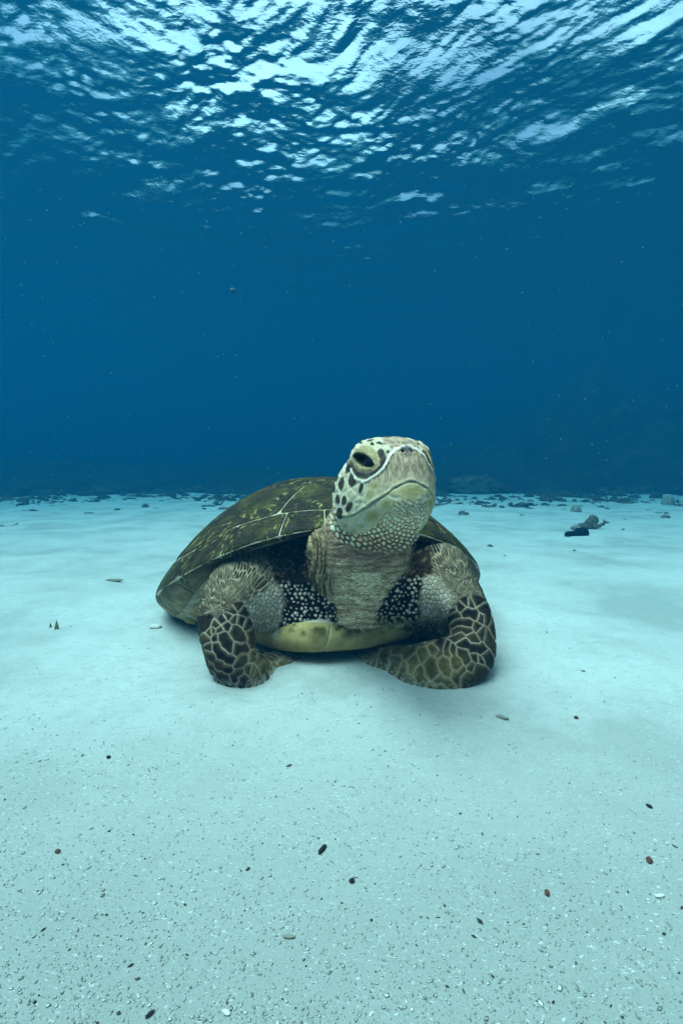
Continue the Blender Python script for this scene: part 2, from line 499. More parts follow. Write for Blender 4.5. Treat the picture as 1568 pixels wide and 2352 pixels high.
def surface_nets(D, ax):
    """Naive surface nets: one quad mesh over the zero level of D."""
    s = D < 0
    nx, ny, nz = D.shape
    cnt = np.zeros((nx - 1, ny - 1, nz - 1), np.int8)
    for i in (0, 1):
        for j in (0, 1):
            for k in (0, 1):
                cnt += s[i:nx - 1 + i, j:ny - 1 + j, k:nz - 1 + k]
    act = (cnt > 0) & (cnt < 8)
    idx = np.full(act.shape, -1, np.int32)
    ci, cj, ck = np.nonzero(act)
    idx[ci, cj, ck] = np.arange(len(ci))
    acc = np.zeros((len(ci), 3)); m = np.zeros(len(ci))
    corners = [(i, j, k) for i in (0, 1) for j in (0, 1) for k in (0, 1)]
    for a in range(8):
        for b in range(a + 1, 8):
            ca, cb = np.array(corners[a]), np.array(corners[b])
            if np.abs(ca - cb).sum() != 1: continue
            da = D[ci + ca[0], cj + ca[1], ck + ca[2]]; db = D[ci + cb[0], cj + cb[1], ck + cb[2]]
            x = (da < 0) != (db < 0)
            t = np.where(x, da / np.where(x, da - db, 1), 0)[:, None]
            acc += np.where(x[:, None], ca + (cb - ca) * t, 0); m += x
    V = B0 + VOX * (np.stack([ci, cj, ck], 1) + acc / m[:, None])
    Q = []
    for axis in range(3):
        lo = [slice(1, -1)] * 3; lo[axis] = slice(0, -1)
        hi = list(lo); hi[axis] = slice(1, None)
        a, b = s[tuple(lo)], s[tuple(hi)]
        for flip in (0, 1):
            e = (a & ~b) if flip == 0 else (~a & b)
            p = np.stack(np.nonzero(e), 1)
            o = np.ones(3, int); o[axis] = 0
            p = p + o
            u, v = [(1, 2), (2, 0), (0, 1)][axis]
            def cell(du, dv):
                q = p.copy(); q[:, u] -= du; q[:, v] -= dv
                return idx[q[:, 0], q[:, 1], q[:, 2]]
            f = np.stack([cell(1, 1), cell(0, 1), cell(0, 0), cell(1, 0)], 1)
            if flip: f = f[:, ::-1]
            Q.append(f)
    Q = np.concatenate(Q)
    return V, Q[(Q >= 0).all(1)]

def laplacian(V, Q, it, lam=0.5):
    e = np.concatenate([Q[:, [0, 1]], Q[:, [1, 2]], Q[:, [2, 3]], Q[:, [3, 0]]]); e = np.concatenate([e, e[:, ::-1]])
    deg = np.bincount(e[:, 0], minlength=len(V))[:, None]
    for _ in range(it):
        s = np.stack([np.bincount(e[:, 0], V[e[:, 1], k], len(V)) for k in range(3)], 1) / np.maximum(deg, 1)
        V = V + lam * (s - V)
    return V

turtle = empty('sea_turtle', tuple(T_C))
tag(turtle, 'big sea turtle with an olive brown shell resting on pale sand with its head raised', 'sea turtle')
def child(o, parent):
    o.parent = parent
    o.matrix_parent_inverse = parent.matrix_world.inverted() if parent is not turtle else Matrix.Translation(-Vector(T_C))
    return o

_D, _ax = build_sdf()
BV, BQ = surface_nets(_D, _ax)
BV = laplacian(BV, BQ, 4)
del _D
# ------------------------------------------------------------------ the turtle: skin relief and colouring
keep = BV[BQ].mean(1)[:, 1] < 1.20
BQ = BQ[keep]
used = np.unique(BQ); remap = np.full(len(BV), -1); remap[used] = np.arange(len(used))
BV, BQ = BV[used], remap[BQ]
body = mesh_obj('body', BV, BQ)
mod = body.modifiers.new('fine', 'SUBSURF'); mod.levels = 1; mod.render_levels = 1
dg = bpy.context.evaluated_depsgraph_get()
fine = bpy.data.meshes.new_from_object(body.evaluated_get(dg))
body.modifiers.clear()
old = body.data; body.data = fine; bpy.data.meshes.remove(old); fine.name = 'body'
NV = len(fine.vertices); print('BODY', NV)
P = np.empty(NV * 3, np.float32); fine.vertices.foreach_get('co', P); P = P.reshape(-1, 3).astype(float)
NRM = np.empty(NV * 3, np.float32); fine.vertices.foreach_get('normal', NRM); NRM = NRM.reshape(-1, 3).astype(float)
bvh = BVHTree.FromPolygons([Vector(v) for v in BV], BQ.tolist())
def hit(px, py):
    loc, n, i, d = bvh.ray_cast(Vector((0, 0, CAM_H)), ray(px, py))
    return (np.array(loc), np.array(n)) if loc else (None, None)

LIGHT = np.array((0.63, 0.92, 0.98))
def skin(r, g, b):
    """Skin colour from how it looks in the blue-green light down here."""
    c = np.array((r, g, b)) / 255.0
    lin = np.where(c < 0.04045, c / 12.92, ((c + 0.055) / 1.055) ** 2.4)
    return np.clip(lin / LIGHT, 0.004, 0.86)

def seg_dist(Q, pts):
    """Distance of the 2-D points Q to a polyline."""
    best = np.full(len(Q), 1e9)
    pts = np.asarray(pts, float)
    for a, b in zip(pts[:-1], pts[1:]):
        d = b - a
        t = np.clip(((Q - a) @ d) / (d @ d), 0, 1)
        best = np.minimum(best, np.hypot(*(Q - a - t[:, None] * d).T))
    return best
def poly_sd(Q, pts):
    """Signed distance to a polygon, negative inside."""
    pts = np.asarray(pts, float)
    d = seg_dist(Q, np.concatenate([pts, pts[:1]]))
    ins = np.zeros(len(Q), bool)
    for a, b in zip(pts, np.roll(pts, -1, 0)):
        c = (a[1] > Q[:, 1]) != (b[1] > Q[:, 1])
        x = (b[0] - a[0]) * (Q[:, 1] - a[1]) / (b[1] - a[1] + 1e-12) + a[0]
        ins ^= c & (Q[:, 0] < x)
    return np.where(ins, -d, d)
def cells(Q, S, G=None):
    """Nearest seed, distance to the border with the next group's cell, and distance to the seed."""
    S = np.asarray(S, float); G = np.arange(len(S)) if G is None else np.asarray(G)
    edge, near, d1 = np.empty(len(Q)), np.empty(len(Q), int), np.empty(len(Q))
    if len(S) > 300:
        kd = kdtree.KDTree(len(S))
        S3 = np.zeros((len(S), 3)); S3[:, :S.shape[1]] = S
        for i, p in enumerate(S3): kd.insert(p, i)
        kd.balance()
        Q3 = np.zeros((len(Q), 3)); Q3[:, :Q.shape[1]] = Q
        N = np.array([[f[1] for f in kd.find_n(p, 5)] for p in Q3.tolist()])
        n = N[:, 0]; A = ((Q - S[n]) ** 2).sum(1); e = np.full(len(Q), 1e9)
        for j in range(1, 5):
            f = N[:, j]; gap = np.sqrt(((S[f] - S[n]) ** 2).sum(1)) + 1e-9
            e = np.minimum(e, (((Q - S[f]) ** 2).sum(1) - A) / (2 * gap))
        return e, n, np.sqrt(A)
    step = max(1, int(2e7 / len(S)))
    for i in range(0, len(Q), step):
        q = Q[i:i + step]
        D = ((q[:, None, :] - S[None]) ** 2).sum(-1)
        n = D.argmin(1); r = np.arange(len(q)); a = D[r, n].copy()
        D2 = np.where(G[None] == G[n][:, None], 1e18, D)
        # border distance against the few nearest foreign seeds
        k = np.argpartition(D2, min(4, len(S) - 1), 1)[:, :5]
        e = np.full(len(q), 1e9)
        for j in range(k.shape[1]):
            f = k[:, j]; gap = np.sqrt(((S[f] - S[n]) ** 2).sum(1)) + 1e-9
            v = (D2[r, f] - a) / (2 * gap)
            e = np.where(D2[r, f] < 1e17, np.minimum(e, v), e)
        edge[i:i + step], near[i:i + step], d1[i:i + step] = e, n, np.sqrt(a)
    return edge, near, d1
def jitter_grid(x0, x1, y0, y1, sx, sy, seed, j=0.38):
    r = np.random.default_rng(seed)
    xs, ys = np.arange(x0, x1, sx), np.arange(y0, y1, sy)
    X, Y = np.meshgrid(xs, ys)
    X = X + (np.arange(len(ys)) % 2)[:, None] * sx / 2
    return np.stack([(X + r.uniform(-j, j, X.shape) * sx).ravel(), (Y + r.uniform(-j, j, Y.shape) * sy).ravel()], 1)

Z2 = lambda *p: [(677.4 + x * .24, 972.2 + y * .24) for x, y in p]
Z4 = lambda *p: [(426.5 + x * .24, 1223.1 + y * .24) for x, y in p]
Z5 = lambda *p: [(784.0 + x * .24, 1160.3 + y * .24) for x, y in p]
px, py = project(P)
D2 = np.stack([px, py], 1)
col = np.zeros((NV, 3)); H = np.zeros(NV); gloss = np.full(NV, 0.55)
n1 = VN.fbm(P[:, 0] * 30, P[:, 1] * 30, P[:, 2] * 30, 4)
n2 = VN.fbm(P[:, 0] * 110, P[:, 1] * 110, P[:, 2] * 110, 3)
n3 = VN.fbm(P[:, 0] * 300, P[:, 1] * 300, P[:, 2] * 300, 2)
def lay(w, c, h=None):
    global col, H
    w1 = np.clip(w, 0, 1)
    col = col * (1 - w1[:, None]) + np.asarray(c) * w1[:, None]
    if h is not None: H = H * (1 - w1) + h * w1
def lerp(w, a, b): return np.asarray(a) * (1 - w[:, None]) + np.asarray(b) * w[:, None]
def sel(m): return np.nonzero(m)[0]

# --- shoulders: long narrow scales that fan out from the armpits
def fan(c, flip, seed):
    q = D2 - np.array(c)
    r = np.hypot(*q.T)
    th = np.arctan2(q[:, 0] * flip, -q[:, 1]) + 0.0016 * r * 0.9
    wob = 10 * (VN.fbm(px / 28 + seed, py / 28, 0.0, 3) - 0.5)
    return np.stack([th * 125 + wob * .8, r * 0.26 + wob], 1)
for c, flip, m, seed in ((Z4((285, 850))[0], 1, px < 835, 3), (Z5((1215, 860))[0], -1, px >= 835, 9)):
    Q = fan(c, flip, seed); k = sel(m)
    S = jitter_grid(-420, 420, -10, 190, 6.0, 6.6, seed)
    e, n, d = cells(Q[k], S)
    rr = np.random.default_rng(seed).random(len(S))[n]
    dark = lerp(rr, skin(16, 18, 17), skin(52, 52, 38))
    edge = lerp(n1[k], skin(64, 66, 50), skin(150, 154, 126))
    w = ss(0.1, 1.15, e + 0.8 * (n2[k] - .5))
    c_ = lerp(w * (0.62 + 0.38 * ss(.3, .6, n1[k])), edge, dark)
    full_c, full_h = np.zeros((NV, 3)), np.zeros(NV)
    full_c[k] = c_; full_h[k] = 0.0016 * ss(0, 2.2, e) + 0.0012 * (rr - .5) + .0012 * (n2[k] - .5)
    lay(m.astype(float), full_c, full_h)

# --- pale, finely netted skin on the front of the upper arms
for poly, seed in ((Z4((930, 520), (945, 850), (880, 930), (640, 1000), (590, 850), (600, 700), (680, 600), (830, 480)), 5),
                   (Z5((745, 690), (880, 670), (970, 790), (1060, 890), (1040, 1060), (950, 1120), (760, 1090), (740, 900)), 6)):
    w = ss(13, -13, poly_sd(D2, poly) + 26 * (n1 - .5)); k = sel(w > 0)
    wob = np.stack([8 * (VN.fbm(px[k] / 22, py[k] / 22, 1.0, 3) - .5), 8 * (VN.fbm(px[k] / 22, py[k] / 22, 7.0, 3) - .5)], 1)
    lo, hi = D2[k].min(0), D2[k].max(0)
    S = jitter_grid(lo[0], hi[0], lo[1], hi[1], 9, 10.5, seed, .42)
    e, n, d = cells(D2[k] + wob, S)
    rr = np.random.default_rng(seed).random(len(S))[n]
    c_ = lerp(rr * .6 + .4 * n1[k], skin(126, 132, 110), skin(178, 188, 172))
    c_ = lerp(ss(1.1, .2, e) * .85, c_, skin(52, 50, 42))
    full_c, full_h = np.zeros((NV, 3)), np.zeros(NV)
    full_c[k] = c_; full_h[k] = .0011 * ss(0, 2.5, e)
    lay(w, full_c, full_h)

# --- the neck: crosswise folds below, upright wrinkles on its flanks
nk = neck.sdf(P) < 0.030
wn_ = nk & (py > 1130)
k = sel(wn_)
x, y = px[k], py[k]
fold = y - 0.00085 * (x - 830) ** 2 * -1.0 + 7 * (VN.fbm(x / 45, y / 30, 0.0, 3) - .5) * 2
band = VN.fbm(x / 70 + 3, fold / 5.2, 2.0, 4)
fine_ = VN.fbm(x / 10, fold / 2.6, 5.0, 3)
side = np.clip(ss(785, 742, x + 14 * (n1[k] - .5) + (y - 1300) * -.15) + ss(915, 950, x), 0, 1) * ss(1400, 1360, y)
vert = VN.fbm((x + 4 * np.sin(y / 23)) / 2.8, y / 26, 1.0, 3)
t = ss(.36, .62, band * .55 + fine_ * .45)
SN = jitter_grid(200, 520, 1080, 1520, 5.2, 4.4, 44, .42)
en, nn, _d = cells(np.stack([x / 2.7 + 5 * (n2[k] - .5), fold + 3 * (n2[k] - .5)], 1), SN)
rn = np.random.default_rng(44).random(len(SN))[nn]
c_ = lerp(np.clip(t * .75 + .35 * (rn - .3), 0, 1), skin(138, 126, 102), skin(206, 204, 170))
c_ = lerp(ss(.9, .15, en) * (.75 - .35 * t), c_, skin(62, 52, 44))
brown = ss(1190, 1240, y) * ss(1315, 1272, y) * .9 + ss(.58, .72, VN.fbm(x / 40, fold / 12, 8.0, 3)) * .55
c_ = lerp(np.clip(brown, 0, 1) * .8, c_, lerp(fine_, skin(52, 36, 32), skin(128, 106, 90)))
SV = jitter_grid(690, 990, 330, 520, 4.6, 5.0, 45, .42)
ev, nv, _d = cells(np.stack([x + 4 * (n2[k] - .5) + 3 * np.sin(y / 23), y / 3.2], 1), SV)
cs = lerp(ss(.34, .66, vert), skin(62, 58, 44), skin(138, 138, 104))
cs = lerp(ss(.9, .15, ev) * .7, cs, skin(44, 42, 32))
c_ = lerp(side, c_, cs)
full_c, full_h = np.zeros((NV, 3)), np.zeros(NV)
full_c[k] = c_; full_h[k] = (1 - side) * (.0040 * (band - .5) + .0012 * ss(0, 1.6, en)) + side * .001 * ss(0, 1.6, ev) + side * .0035 * (vert - .5)
wneck = np.zeros(NV); wneck[k] = 1
pk_l = Z4((800, 60), (1170, 40), (1165, 300), (1155, 430), (1260, 560), (1430, 690), (1440, 850), (1330, 905), (1000, 960), (850, 985), (930, 850), (945, 700), (930, 560), (860, 430), (810, 300))
pk_r = Z5((690, 300), (800, 290), (890, 430), (880, 640), (765, 700), (750, 900), (740, 1090), (560, 1125), (330, 1125), (345, 1010), (420, 880), (560, 720), (650, 640), (670, 450))
sd_l, sd_r = poly_sd(D2, pk_l), poly_sd(D2, pk_r)
lay(wneck * ss(-9, 9, np.minimum(sd_l, sd_r) + 24 * (n1 - .5)), full_c, full_h)

# --- the dark pockets between neck and arms: pale ovals on black below, black knobs above
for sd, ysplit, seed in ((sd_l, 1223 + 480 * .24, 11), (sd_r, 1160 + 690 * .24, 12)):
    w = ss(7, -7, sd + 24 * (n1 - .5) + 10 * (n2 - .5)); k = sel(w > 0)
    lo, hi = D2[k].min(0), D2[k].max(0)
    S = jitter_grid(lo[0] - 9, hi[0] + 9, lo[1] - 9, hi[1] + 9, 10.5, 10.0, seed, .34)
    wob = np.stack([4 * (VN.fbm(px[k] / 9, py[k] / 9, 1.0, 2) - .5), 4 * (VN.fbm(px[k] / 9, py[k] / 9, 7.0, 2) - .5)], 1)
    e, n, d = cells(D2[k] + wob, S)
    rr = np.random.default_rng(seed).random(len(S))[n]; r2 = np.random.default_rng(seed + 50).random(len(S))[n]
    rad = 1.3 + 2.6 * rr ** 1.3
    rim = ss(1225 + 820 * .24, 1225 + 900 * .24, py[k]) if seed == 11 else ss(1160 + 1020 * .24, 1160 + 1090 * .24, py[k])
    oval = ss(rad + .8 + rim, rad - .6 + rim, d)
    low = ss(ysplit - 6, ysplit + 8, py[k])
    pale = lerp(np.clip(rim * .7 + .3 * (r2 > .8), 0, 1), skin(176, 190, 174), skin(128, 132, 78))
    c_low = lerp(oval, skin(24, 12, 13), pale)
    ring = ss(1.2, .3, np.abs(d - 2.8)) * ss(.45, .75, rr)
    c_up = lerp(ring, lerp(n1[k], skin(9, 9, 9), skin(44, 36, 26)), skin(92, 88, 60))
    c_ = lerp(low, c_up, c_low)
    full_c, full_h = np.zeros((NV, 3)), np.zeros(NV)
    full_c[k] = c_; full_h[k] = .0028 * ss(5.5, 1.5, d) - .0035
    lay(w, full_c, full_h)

# --- throat: small pale ovals packed on brown skin, in rows that run towards the chin
thr = Z2((345, 860), (400, 940), (470, 1010), (520, 1050), (600, 1060), (690, 1040), (760, 990), (840, 900), (940, 800), (990, 745), (1090, 735), (1290, 735), (1300, 900), (1285, 1000), (1200, 1080), (1110, 1170), (1000, 1240), (800, 1240), (600, 1190), (420, 1120), (340, 1000))
w = ss(3, -2, poly_sd(D2, thr)); k = sel((w > 0) & (P[:, 1] < 0.93))
fx, fy = Z2((1180, 560))[0]
q = D2[k] - (fx, fy); r = np.hypot(*q.T); th = np.arctan2(-q[:, 0], q[:, 1])
Q = np.stack([th * 90, r * .72], 1) + np.stack([3 * (n2[k] - .5), 3 * (n1[k] - .5)], 1)
S = jitter_grid(-140, 200, 20, 210, 7.6, 6.4, 17, .30)
e, n, d = cells(Q, S)
rr = np.random.default_rng(17).random(len(S))[n]
up = ss(1262, 1180, py[k])
size = 0.6 + 2.4 * ss(.05, .9, up + .25 * (rr - .5))
c_ = lerp(ss(.1, .8, e - (1 - up) * 1.2 - .2 * rr), lerp(n1[k], skin(66, 52, 42), skin(112, 96, 76)), lerp(rr, skin(172, 172, 140), skin(216, 222, 196)))
full_c, full_h = np.zeros((NV, 3)), np.zeros(NV)
full_c[k] = c_; full_h[k] = .0012 * ss(.2, 2.0, e)
ww = np.zeros(NV); ww[k] = w[k]
lay(ww * ss(1285, 1245, py), full_c, full_h)

# --- forearms and flippers: large plates with pale borders
plates_l = [[(470, 920), (500, 980), (525, 1000)], [(395, 890)], [(345, 990), (390, 1050), (412, 1090)], [(590, 885)], [(495, 1110), (555, 1110)],
            [(285, 1090), (350, 1160), (425, 1220)], [(282, 1003)], [(228, 1085)], [(213, 1020)], [(235, 1180), (320, 1270), (405, 1312)],
            [(250, 1300), (330, 1380), (392, 1402)], [(505, 1250), (555, 1190)], [(455, 1395), (520, 1345)], [(300, 1430), (400, 1470)],
            [(560, 1380), (550, 1470)], [(605, 1330), (612, 1480)], [(640, 1330), (668, 1470)], [(680, 1340), (720, 1450)], [(720, 1300), (780, 1400)], [(800, 1290), (840, 1380)],
            [(460, 825)], [(525, 838)], [(352, 832)], [(410, 800)], [(440, 745)], [(500, 705)], [(546, 750)], [(205, 820), (200, 880)], [(262, 945)], [(292, 892)], [(322, 930)],
            [(240, 960)], [(400, 1520), (480, 1540)], [(560, 1560), (640, 1550)], [(620, 960), (630, 1040)], [(180, 1250), (200, 1340)], [(640, 1180), (700, 1230)]]
plates_r = [[(1200, 1020), (1270, 1045)], [(1085, 1060)], [(1110, 1130), (1210, 1135)], [(1345, 1000), (1385, 1100)], [(1290, 1160)], [(1115, 1195), (1200, 1195)],
            [(1130, 1260), (1250, 1270)], [(1345, 1215)], [(1395, 1240), (1420, 1300)], [(1170, 1318), (1270, 1365), (1345, 1395)], [(1365, 1440)], [(1328, 1465)], [(1285, 1462)],
            [(1240, 1535)], [(1145, 1410), (1205, 1490)], [(1060, 1390), (1080, 1470), (1105, 1545)], [(985, 1470), (975, 1540), (1010, 1595)], [(858, 1490), (868, 1560), (882, 1625)],
            [(1085, 1625), (1140, 1580)], [(920, 1660), (1000, 1690)], [(735, 1600), (785, 1690)], [(905, 1390)], [(950, 1360), (945, 1420)], [(1000, 1370), (1010, 1420)], [(800, 1440)],
            [(690, 1500), (670, 1560)], [(600, 1580), (640, 1660)], [(520, 1480), (500, 1560)], [(400, 1460), (420, 1540)], [(560, 1400), (640, 1420)], [(250, 1420), (300, 1480)],
            [(1145, 968)], [(1185, 932)], [(1062, 990)], [(1240, 940)], [(1290, 930)], [(860, 1740), (960, 1750)], [(1330, 1080)], [(1440, 1180)], [(1300, 1560), (1200, 1640)]]
for L, plates, conv, seed, poly in ((arm_r, plates_l, Z4, 31, Z4((120, 790), (230, 785), (310, 850), (330, 800), (430, 720), (520, 680), (590, 760), (640, 900), (660, 1000), (640, 1180), (800, 1230), (1700, 1080), (1700, 1646), (0, 1746), (0, 900))),
                                    (arm_l, plates_r, Z5, 32, Z5((1030, 1010), (1120, 940), (1170, 890), (1290, 880), (1600, 1000), (1700, 1900), (-300, 1900), (-300, 1330), (700, 1360), (880, 1270), (1010, 1150)))):
    near_limb = L.sdf(P) < 0.014
    w = ss(4, -4, poly_sd(D2, poly) + 26 * (n1 - .5) + 8 * (n2 - .5)) * near_limb
    k = sel(w > 0)
    S, G = [], []
    for g, pl in enumerate(plates):
        for (zx, zy) in conv(*pl):
            loc, _n = hit(zx, zy)
            if loc is None:        # just past the outline: slide in towards the limb
                for f in np.linspace(0, 1, 30):
                    c0 = project(L.c[len(L.c) // 2][None])
                    loc, _n = hit(zx + (c0[0][0] - zx) * f, zy + (c0[1][0] - zy) * f)
                    if loc is not None and L.sdf(loc[None])[0] < .02: break
            if loc is not None: S.append(loc); G.append(g)
    # the far side of the limb gets plates of its own
    r = np.random.default_rng(seed); back = k[NRM[k, 1] > 0.45]
    for i in r.choice(back, 70, False) if len(back) > 70 else back:
        if min(np.linalg.norm(P[i] - s) for s in S) > .034: S.append(P[i]); G.append(1000 + i)
    G = np.array(G)
    wob = .006 * np.stack([VN.fbm(P[k, 0] * 45 + o, P[k, 1] * 45, P[k, 2] * 45, 2) - .5 for o in (0, 20, 40)], 1)
    e, n, d = cells(P[k] + wob, S, G)
    g = G[n]
    rr = np.random.default_rng(seed).random(100000)[g % 100000]
    # darker outside, more olive on the inner side
    inner = ss(-.02, .035, (P[k] - L.c.mean(0))[:, 0] * (1 if L is arm_r else -1) + (.018 if L is arm_r else .0))
    if L is arm_l: inner = np.clip(inner + ss(1480, 1530, py[k]) * ss(1090, 1040, px[k]), 0, 1)
    mott = ss(.35, .68, n1[k] * .6 + n2[k] * .4)
    dark = lerp(mott, skin(12, 15, 18), skin(42, 42, 28))
    oliv = lerp(mott, skin(70, 70, 40), skin(106, 106, 62))
    c_ = lerp(np.clip(inner * .9 + (rr - .5) * .35, 0, 1), dark, oliv)
    c_ = lerp(ss(.0065, .0015, e) * .45, c_, lerp(inner, skin(84, 84, 66), skin(140, 138, 94)))
    line = ss(.0015, .0003, e + .0012 * (n2[k] - .5))
    c_ = lerp(line * .92, c_, lerp(n1[k], skin(104, 106, 86), skin(178, 182, 160)))
    full_c, full_h = np.zeros((NV, 3)), np.zeros(NV)
    full_c[k] = c_; full_h[k] = .0026 * ss(.0005, .0055, e) + .0005 * (n2[k] - .5)
    lay(w, full_c, full_h)

# --- the head: plates, beak, lids; the far side mirrors the near one
hx, hy_, hz_ = head_local(P)
M = np.where((hy_ < 0)[:, None], head_world(hx, -hy_, hz_), P)
mx, my = project(M)
ZQ = np.stack([(mx - 677.4) / .24, (my - 972.2) / .24], 1)
face = [(250, 640), (335, 860), (400, 945), (450, 1005), (520, 1040), (600, 1055), (690, 1035), (760, 985), (840, 895), (940, 795), (990, 742), (1090, 735), (1400, 735), (1600, 500), (1400, -300), (200, -300), (150, 400)]
w = ss(8, -4, poly_sd(ZQ, face)) * (hx > -.085) * ss(.99, .93, P[:, 1])
k = sel(w > 0); q = ZQ[k]
GRP = {  # plate: seeds
    'beak': [(960, 330), (960, 420), (960, 500), (1050, 330), (1050, 420), (1050, 500), (1120, 330), (1130, 430), (1130, 510), (1200, 400), (880, 480), (880, 560), (800, 560), (740, 600), (800, 640), (720, 670), (740, 730), (690, 770), (960, 565)],
    'horn': [(960, 680), (1040, 640), (1120, 630), (1200, 640), (1040, 700), (1120, 700), (1240, 660)],
    'jaw': [(690, 920), (745, 880), (800, 840), (700, 860), (860, 790), (920, 740), (820, 790), (760, 930), (850, 860), (910, 800), (670, 930), (950, 735)],
    'crown': [(900, 190), (980, 180), (1060, 170), (900, 100), (1000, 90), (1100, 100), (1150, 170), (930, 225), (860, 180)],
}
ONE = [(445, 580), (560, 540), (620, 640), (370, 620), (412, 730), (470, 742), (518, 805), (432, 862), (380, 930), (505, 430), (470, 470), (340, 800), (340, 690), (400, 520), (560, 470), (455, 400),
       (610, 890), (625, 985), (565, 1030), (480, 985), (535, 950), (440, 940), (520, 1080), (650, 800), (590, 800), (560, 700), (600, 740), (500, 330), (480, 250), (560, 180), (640, 170), (720, 180), (800, 190), (830, 285), (870, 260), (700, 130), (780, 130), (620, 100), (530, 120), (440, 330), (400, 420), (340, 560), (290, 740), (300, 640)]
S, G = [], []
for gi, (nm, pts) in enumerate(GRP.items()):
    S += pts; G += [gi] * len(pts)
S += ONE; G += list(range(10, 10 + len(ONE)))
wob = np.stack([16 * (VN.fbm(q[:, 0] / 60, q[:, 1] / 60, 1.0, 2) - .5), 16 * (VN.fbm(q[:, 0] / 60, q[:, 1] / 60, 7.0, 2) - .5)], 1)
e, n, d = cells(q + wob, S, G); g = np.array(G)[n]
nz = VN.fbm(q[:, 0] / 34, q[:, 1] / 34, 3.0, 4); nf = VN.fbm(q[:, 0] / 12, q[:, 1] / 40, 4.0, 3)
pale, white, olive = skin(170, 184, 158), skin(198, 212, 196), skin(126, 136, 84)
c_ = lerp(nz * .6, pale, olive)
hh = .0009 * ss(0, 22, e)
def blob(cx, cy, rx, ry, rot=0.0, soft=.35):
    a = math.radians(rot); u = q - (cx, cy)
    x = u[:, 0] * math.cos(a) + u[:, 1] * math.sin(a); y = -u[:, 0] * math.sin(a) + u[:, 1] * math.cos(a)
    return ss(1 + soft, 1 - soft, np.hypot(x / rx, y / ry) + .55 * (nz - .5))
# olive hearts of the jaw plates
for b in ((745, 880, 60, 45, -30), (885, 770, 50, 35, -25), (720, 680, 40, 30, -30), (760, 600, 40, 30, 0), (480, 980, 18, 18), (560, 1025, 26, 18), (640, 980, 18, 18), (1100, 640, 90, 40, 0)):
    c_ = lerp(.75 * blob(*b, soft=.7), c_, skin(124, 134, 72))
# white borders, a thin grey seam down their middle
cheek = ss(720, 640, q[:, 0]) * ss(930, 850, q[:, 1])
c_ = lerp(ss(13, 4, e) * .75, c_, white)
seam = ss(4.6, 1.4, e) * (.80 - .35 * cheek)
c_ = lerp(seam, c_, skin(76, 88, 82))
# dark hearts of the cheek plates
for b in ((445, 580, 27, 62, 8), (555, 540, 44, 66, 10), (636, 620, 20, 56, 12), (372, 620, 18, 50, 0), (412, 730, 21, 48, -6), (470, 742, 26, 46, 6), (518, 802, 31, 56, 20), (432, 862, 30, 56, -4), (380, 932, 17, 26, -25),
          (508, 440, 24, 46, 20), (400, 520, 16, 40, 15), (345, 690, 12, 26, 0), (822, 282, 30, 34, 0), (738, 200, 18, 18, 30), (806, 192, 36, 14, 10), (720, 166, 36, 12, -12), (630, 190, 16, 12), (560, 220, 18, 30, 40), (500, 330, 20, 44, 25), (455, 400, 16, 44, 25), (890, 275, 18, 18, 0),
          (640, 130, 30, 14, -20), (540, 140, 20, 22, 0)):
    c_ = lerp(blob(*b, soft=.16) * .97, c_, lerp(nf, skin(8, 12, 20), skin(34, 38, 36)))
# the beak: grey brown above with upright streaks, pale along the lip
isb = (g == 0).astype(float)
bk = isb * ss(690, 470, q[:, 1] + (q[:, 0] - 1000) * .22) * ss(700, 880, q[:, 0])
c_ = lerp(bk * .85, c_, lerp(ss(.3, .7, VN.fbm(q[:, 0] / 9, q[:, 1] / 60, 4.5, 3)), skin(86, 84, 71), skin(156, 156, 131)))
isc = (g == 3).astype(float)
c_ = lerp(isc * ss(6, 18, e) * .85, c_, lerp(ss(.3, .7, VN.fbm(q[:, 0] / 22, q[:, 1] / 14, 6.0, 3)), skin(64, 66, 64), skin(146, 144, 122)))
# the ridge from the nostrils back under the eye, with dark skin behind it
ridge_pts = [(1075, 222), (1020, 238), (960, 256), (908, 310), (880, 372), (850, 432), (790, 490), (700, 545), (650, 560), (590, 532), (556, 480), (540, 440)]
rd = seg_dist(q, ridge_pts)
eye_c, lid_out = np.array((668, 345)), [(548, 330), (556, 282), (610, 232), (680, 212), (742, 232), (795, 290), (818, 350), (806, 405), (765, 446), (690, 478), (612, 460), (562, 412)]
eye_open = [(558, 318), (566, 302), (600, 291), (650, 297), (700, 325), (738, 362), (757, 405), (738, 417), (690, 414), (640, 404), (598, 376), (572, 345)]
ld, od = poly_sd(q, lid_out), poly_sd(q, eye_open) - 5
under = ss(74, 54, ld) * ss(-6, 4, ld) * ss(330, 400, q[:, 1] + (q[:, 0] > 800) * 110) * ss(900, 870, q[:, 0])
c_ = lerp(under * .95, c_, lerp(ss(.5, .7, nf), skin(14, 20, 30), skin(52, 58, 58)))
c_ = lerp(ss(15, 7, rd) * .95, c_, white); hh = hh + .0012 * ss(24, 4, rd)
c_ = lerp(ss(38, 18, rd) * ss(9, 16, rd) * (nf > .5) * isb * .8, c_, skin(30, 36, 42))
# lids: folded pale skin around the opening
fold_ = np.sin((od + 3 * (nz - .5)) * .33)
lidw = ss(3, -3, ld)
lc = lerp(ss(-.25, -.85, fold_) * .8, lerp(nz, skin(122, 130, 92), skin(166, 172, 136)), skin(52, 56, 44))
c_ = lerp(lidw, c_, lc)
hh = hh * (1 - lidw) + lidw * (.0022 * ss(0, -26, ld) + .0005 * fold_)
c_ = lerp(ss(6, 1, od), c_, skin(10, 11, 13))
hh = np.where(od < 12, hh * ss(-2, 8, od) - .0105 * ss(4, -10, od), hh)
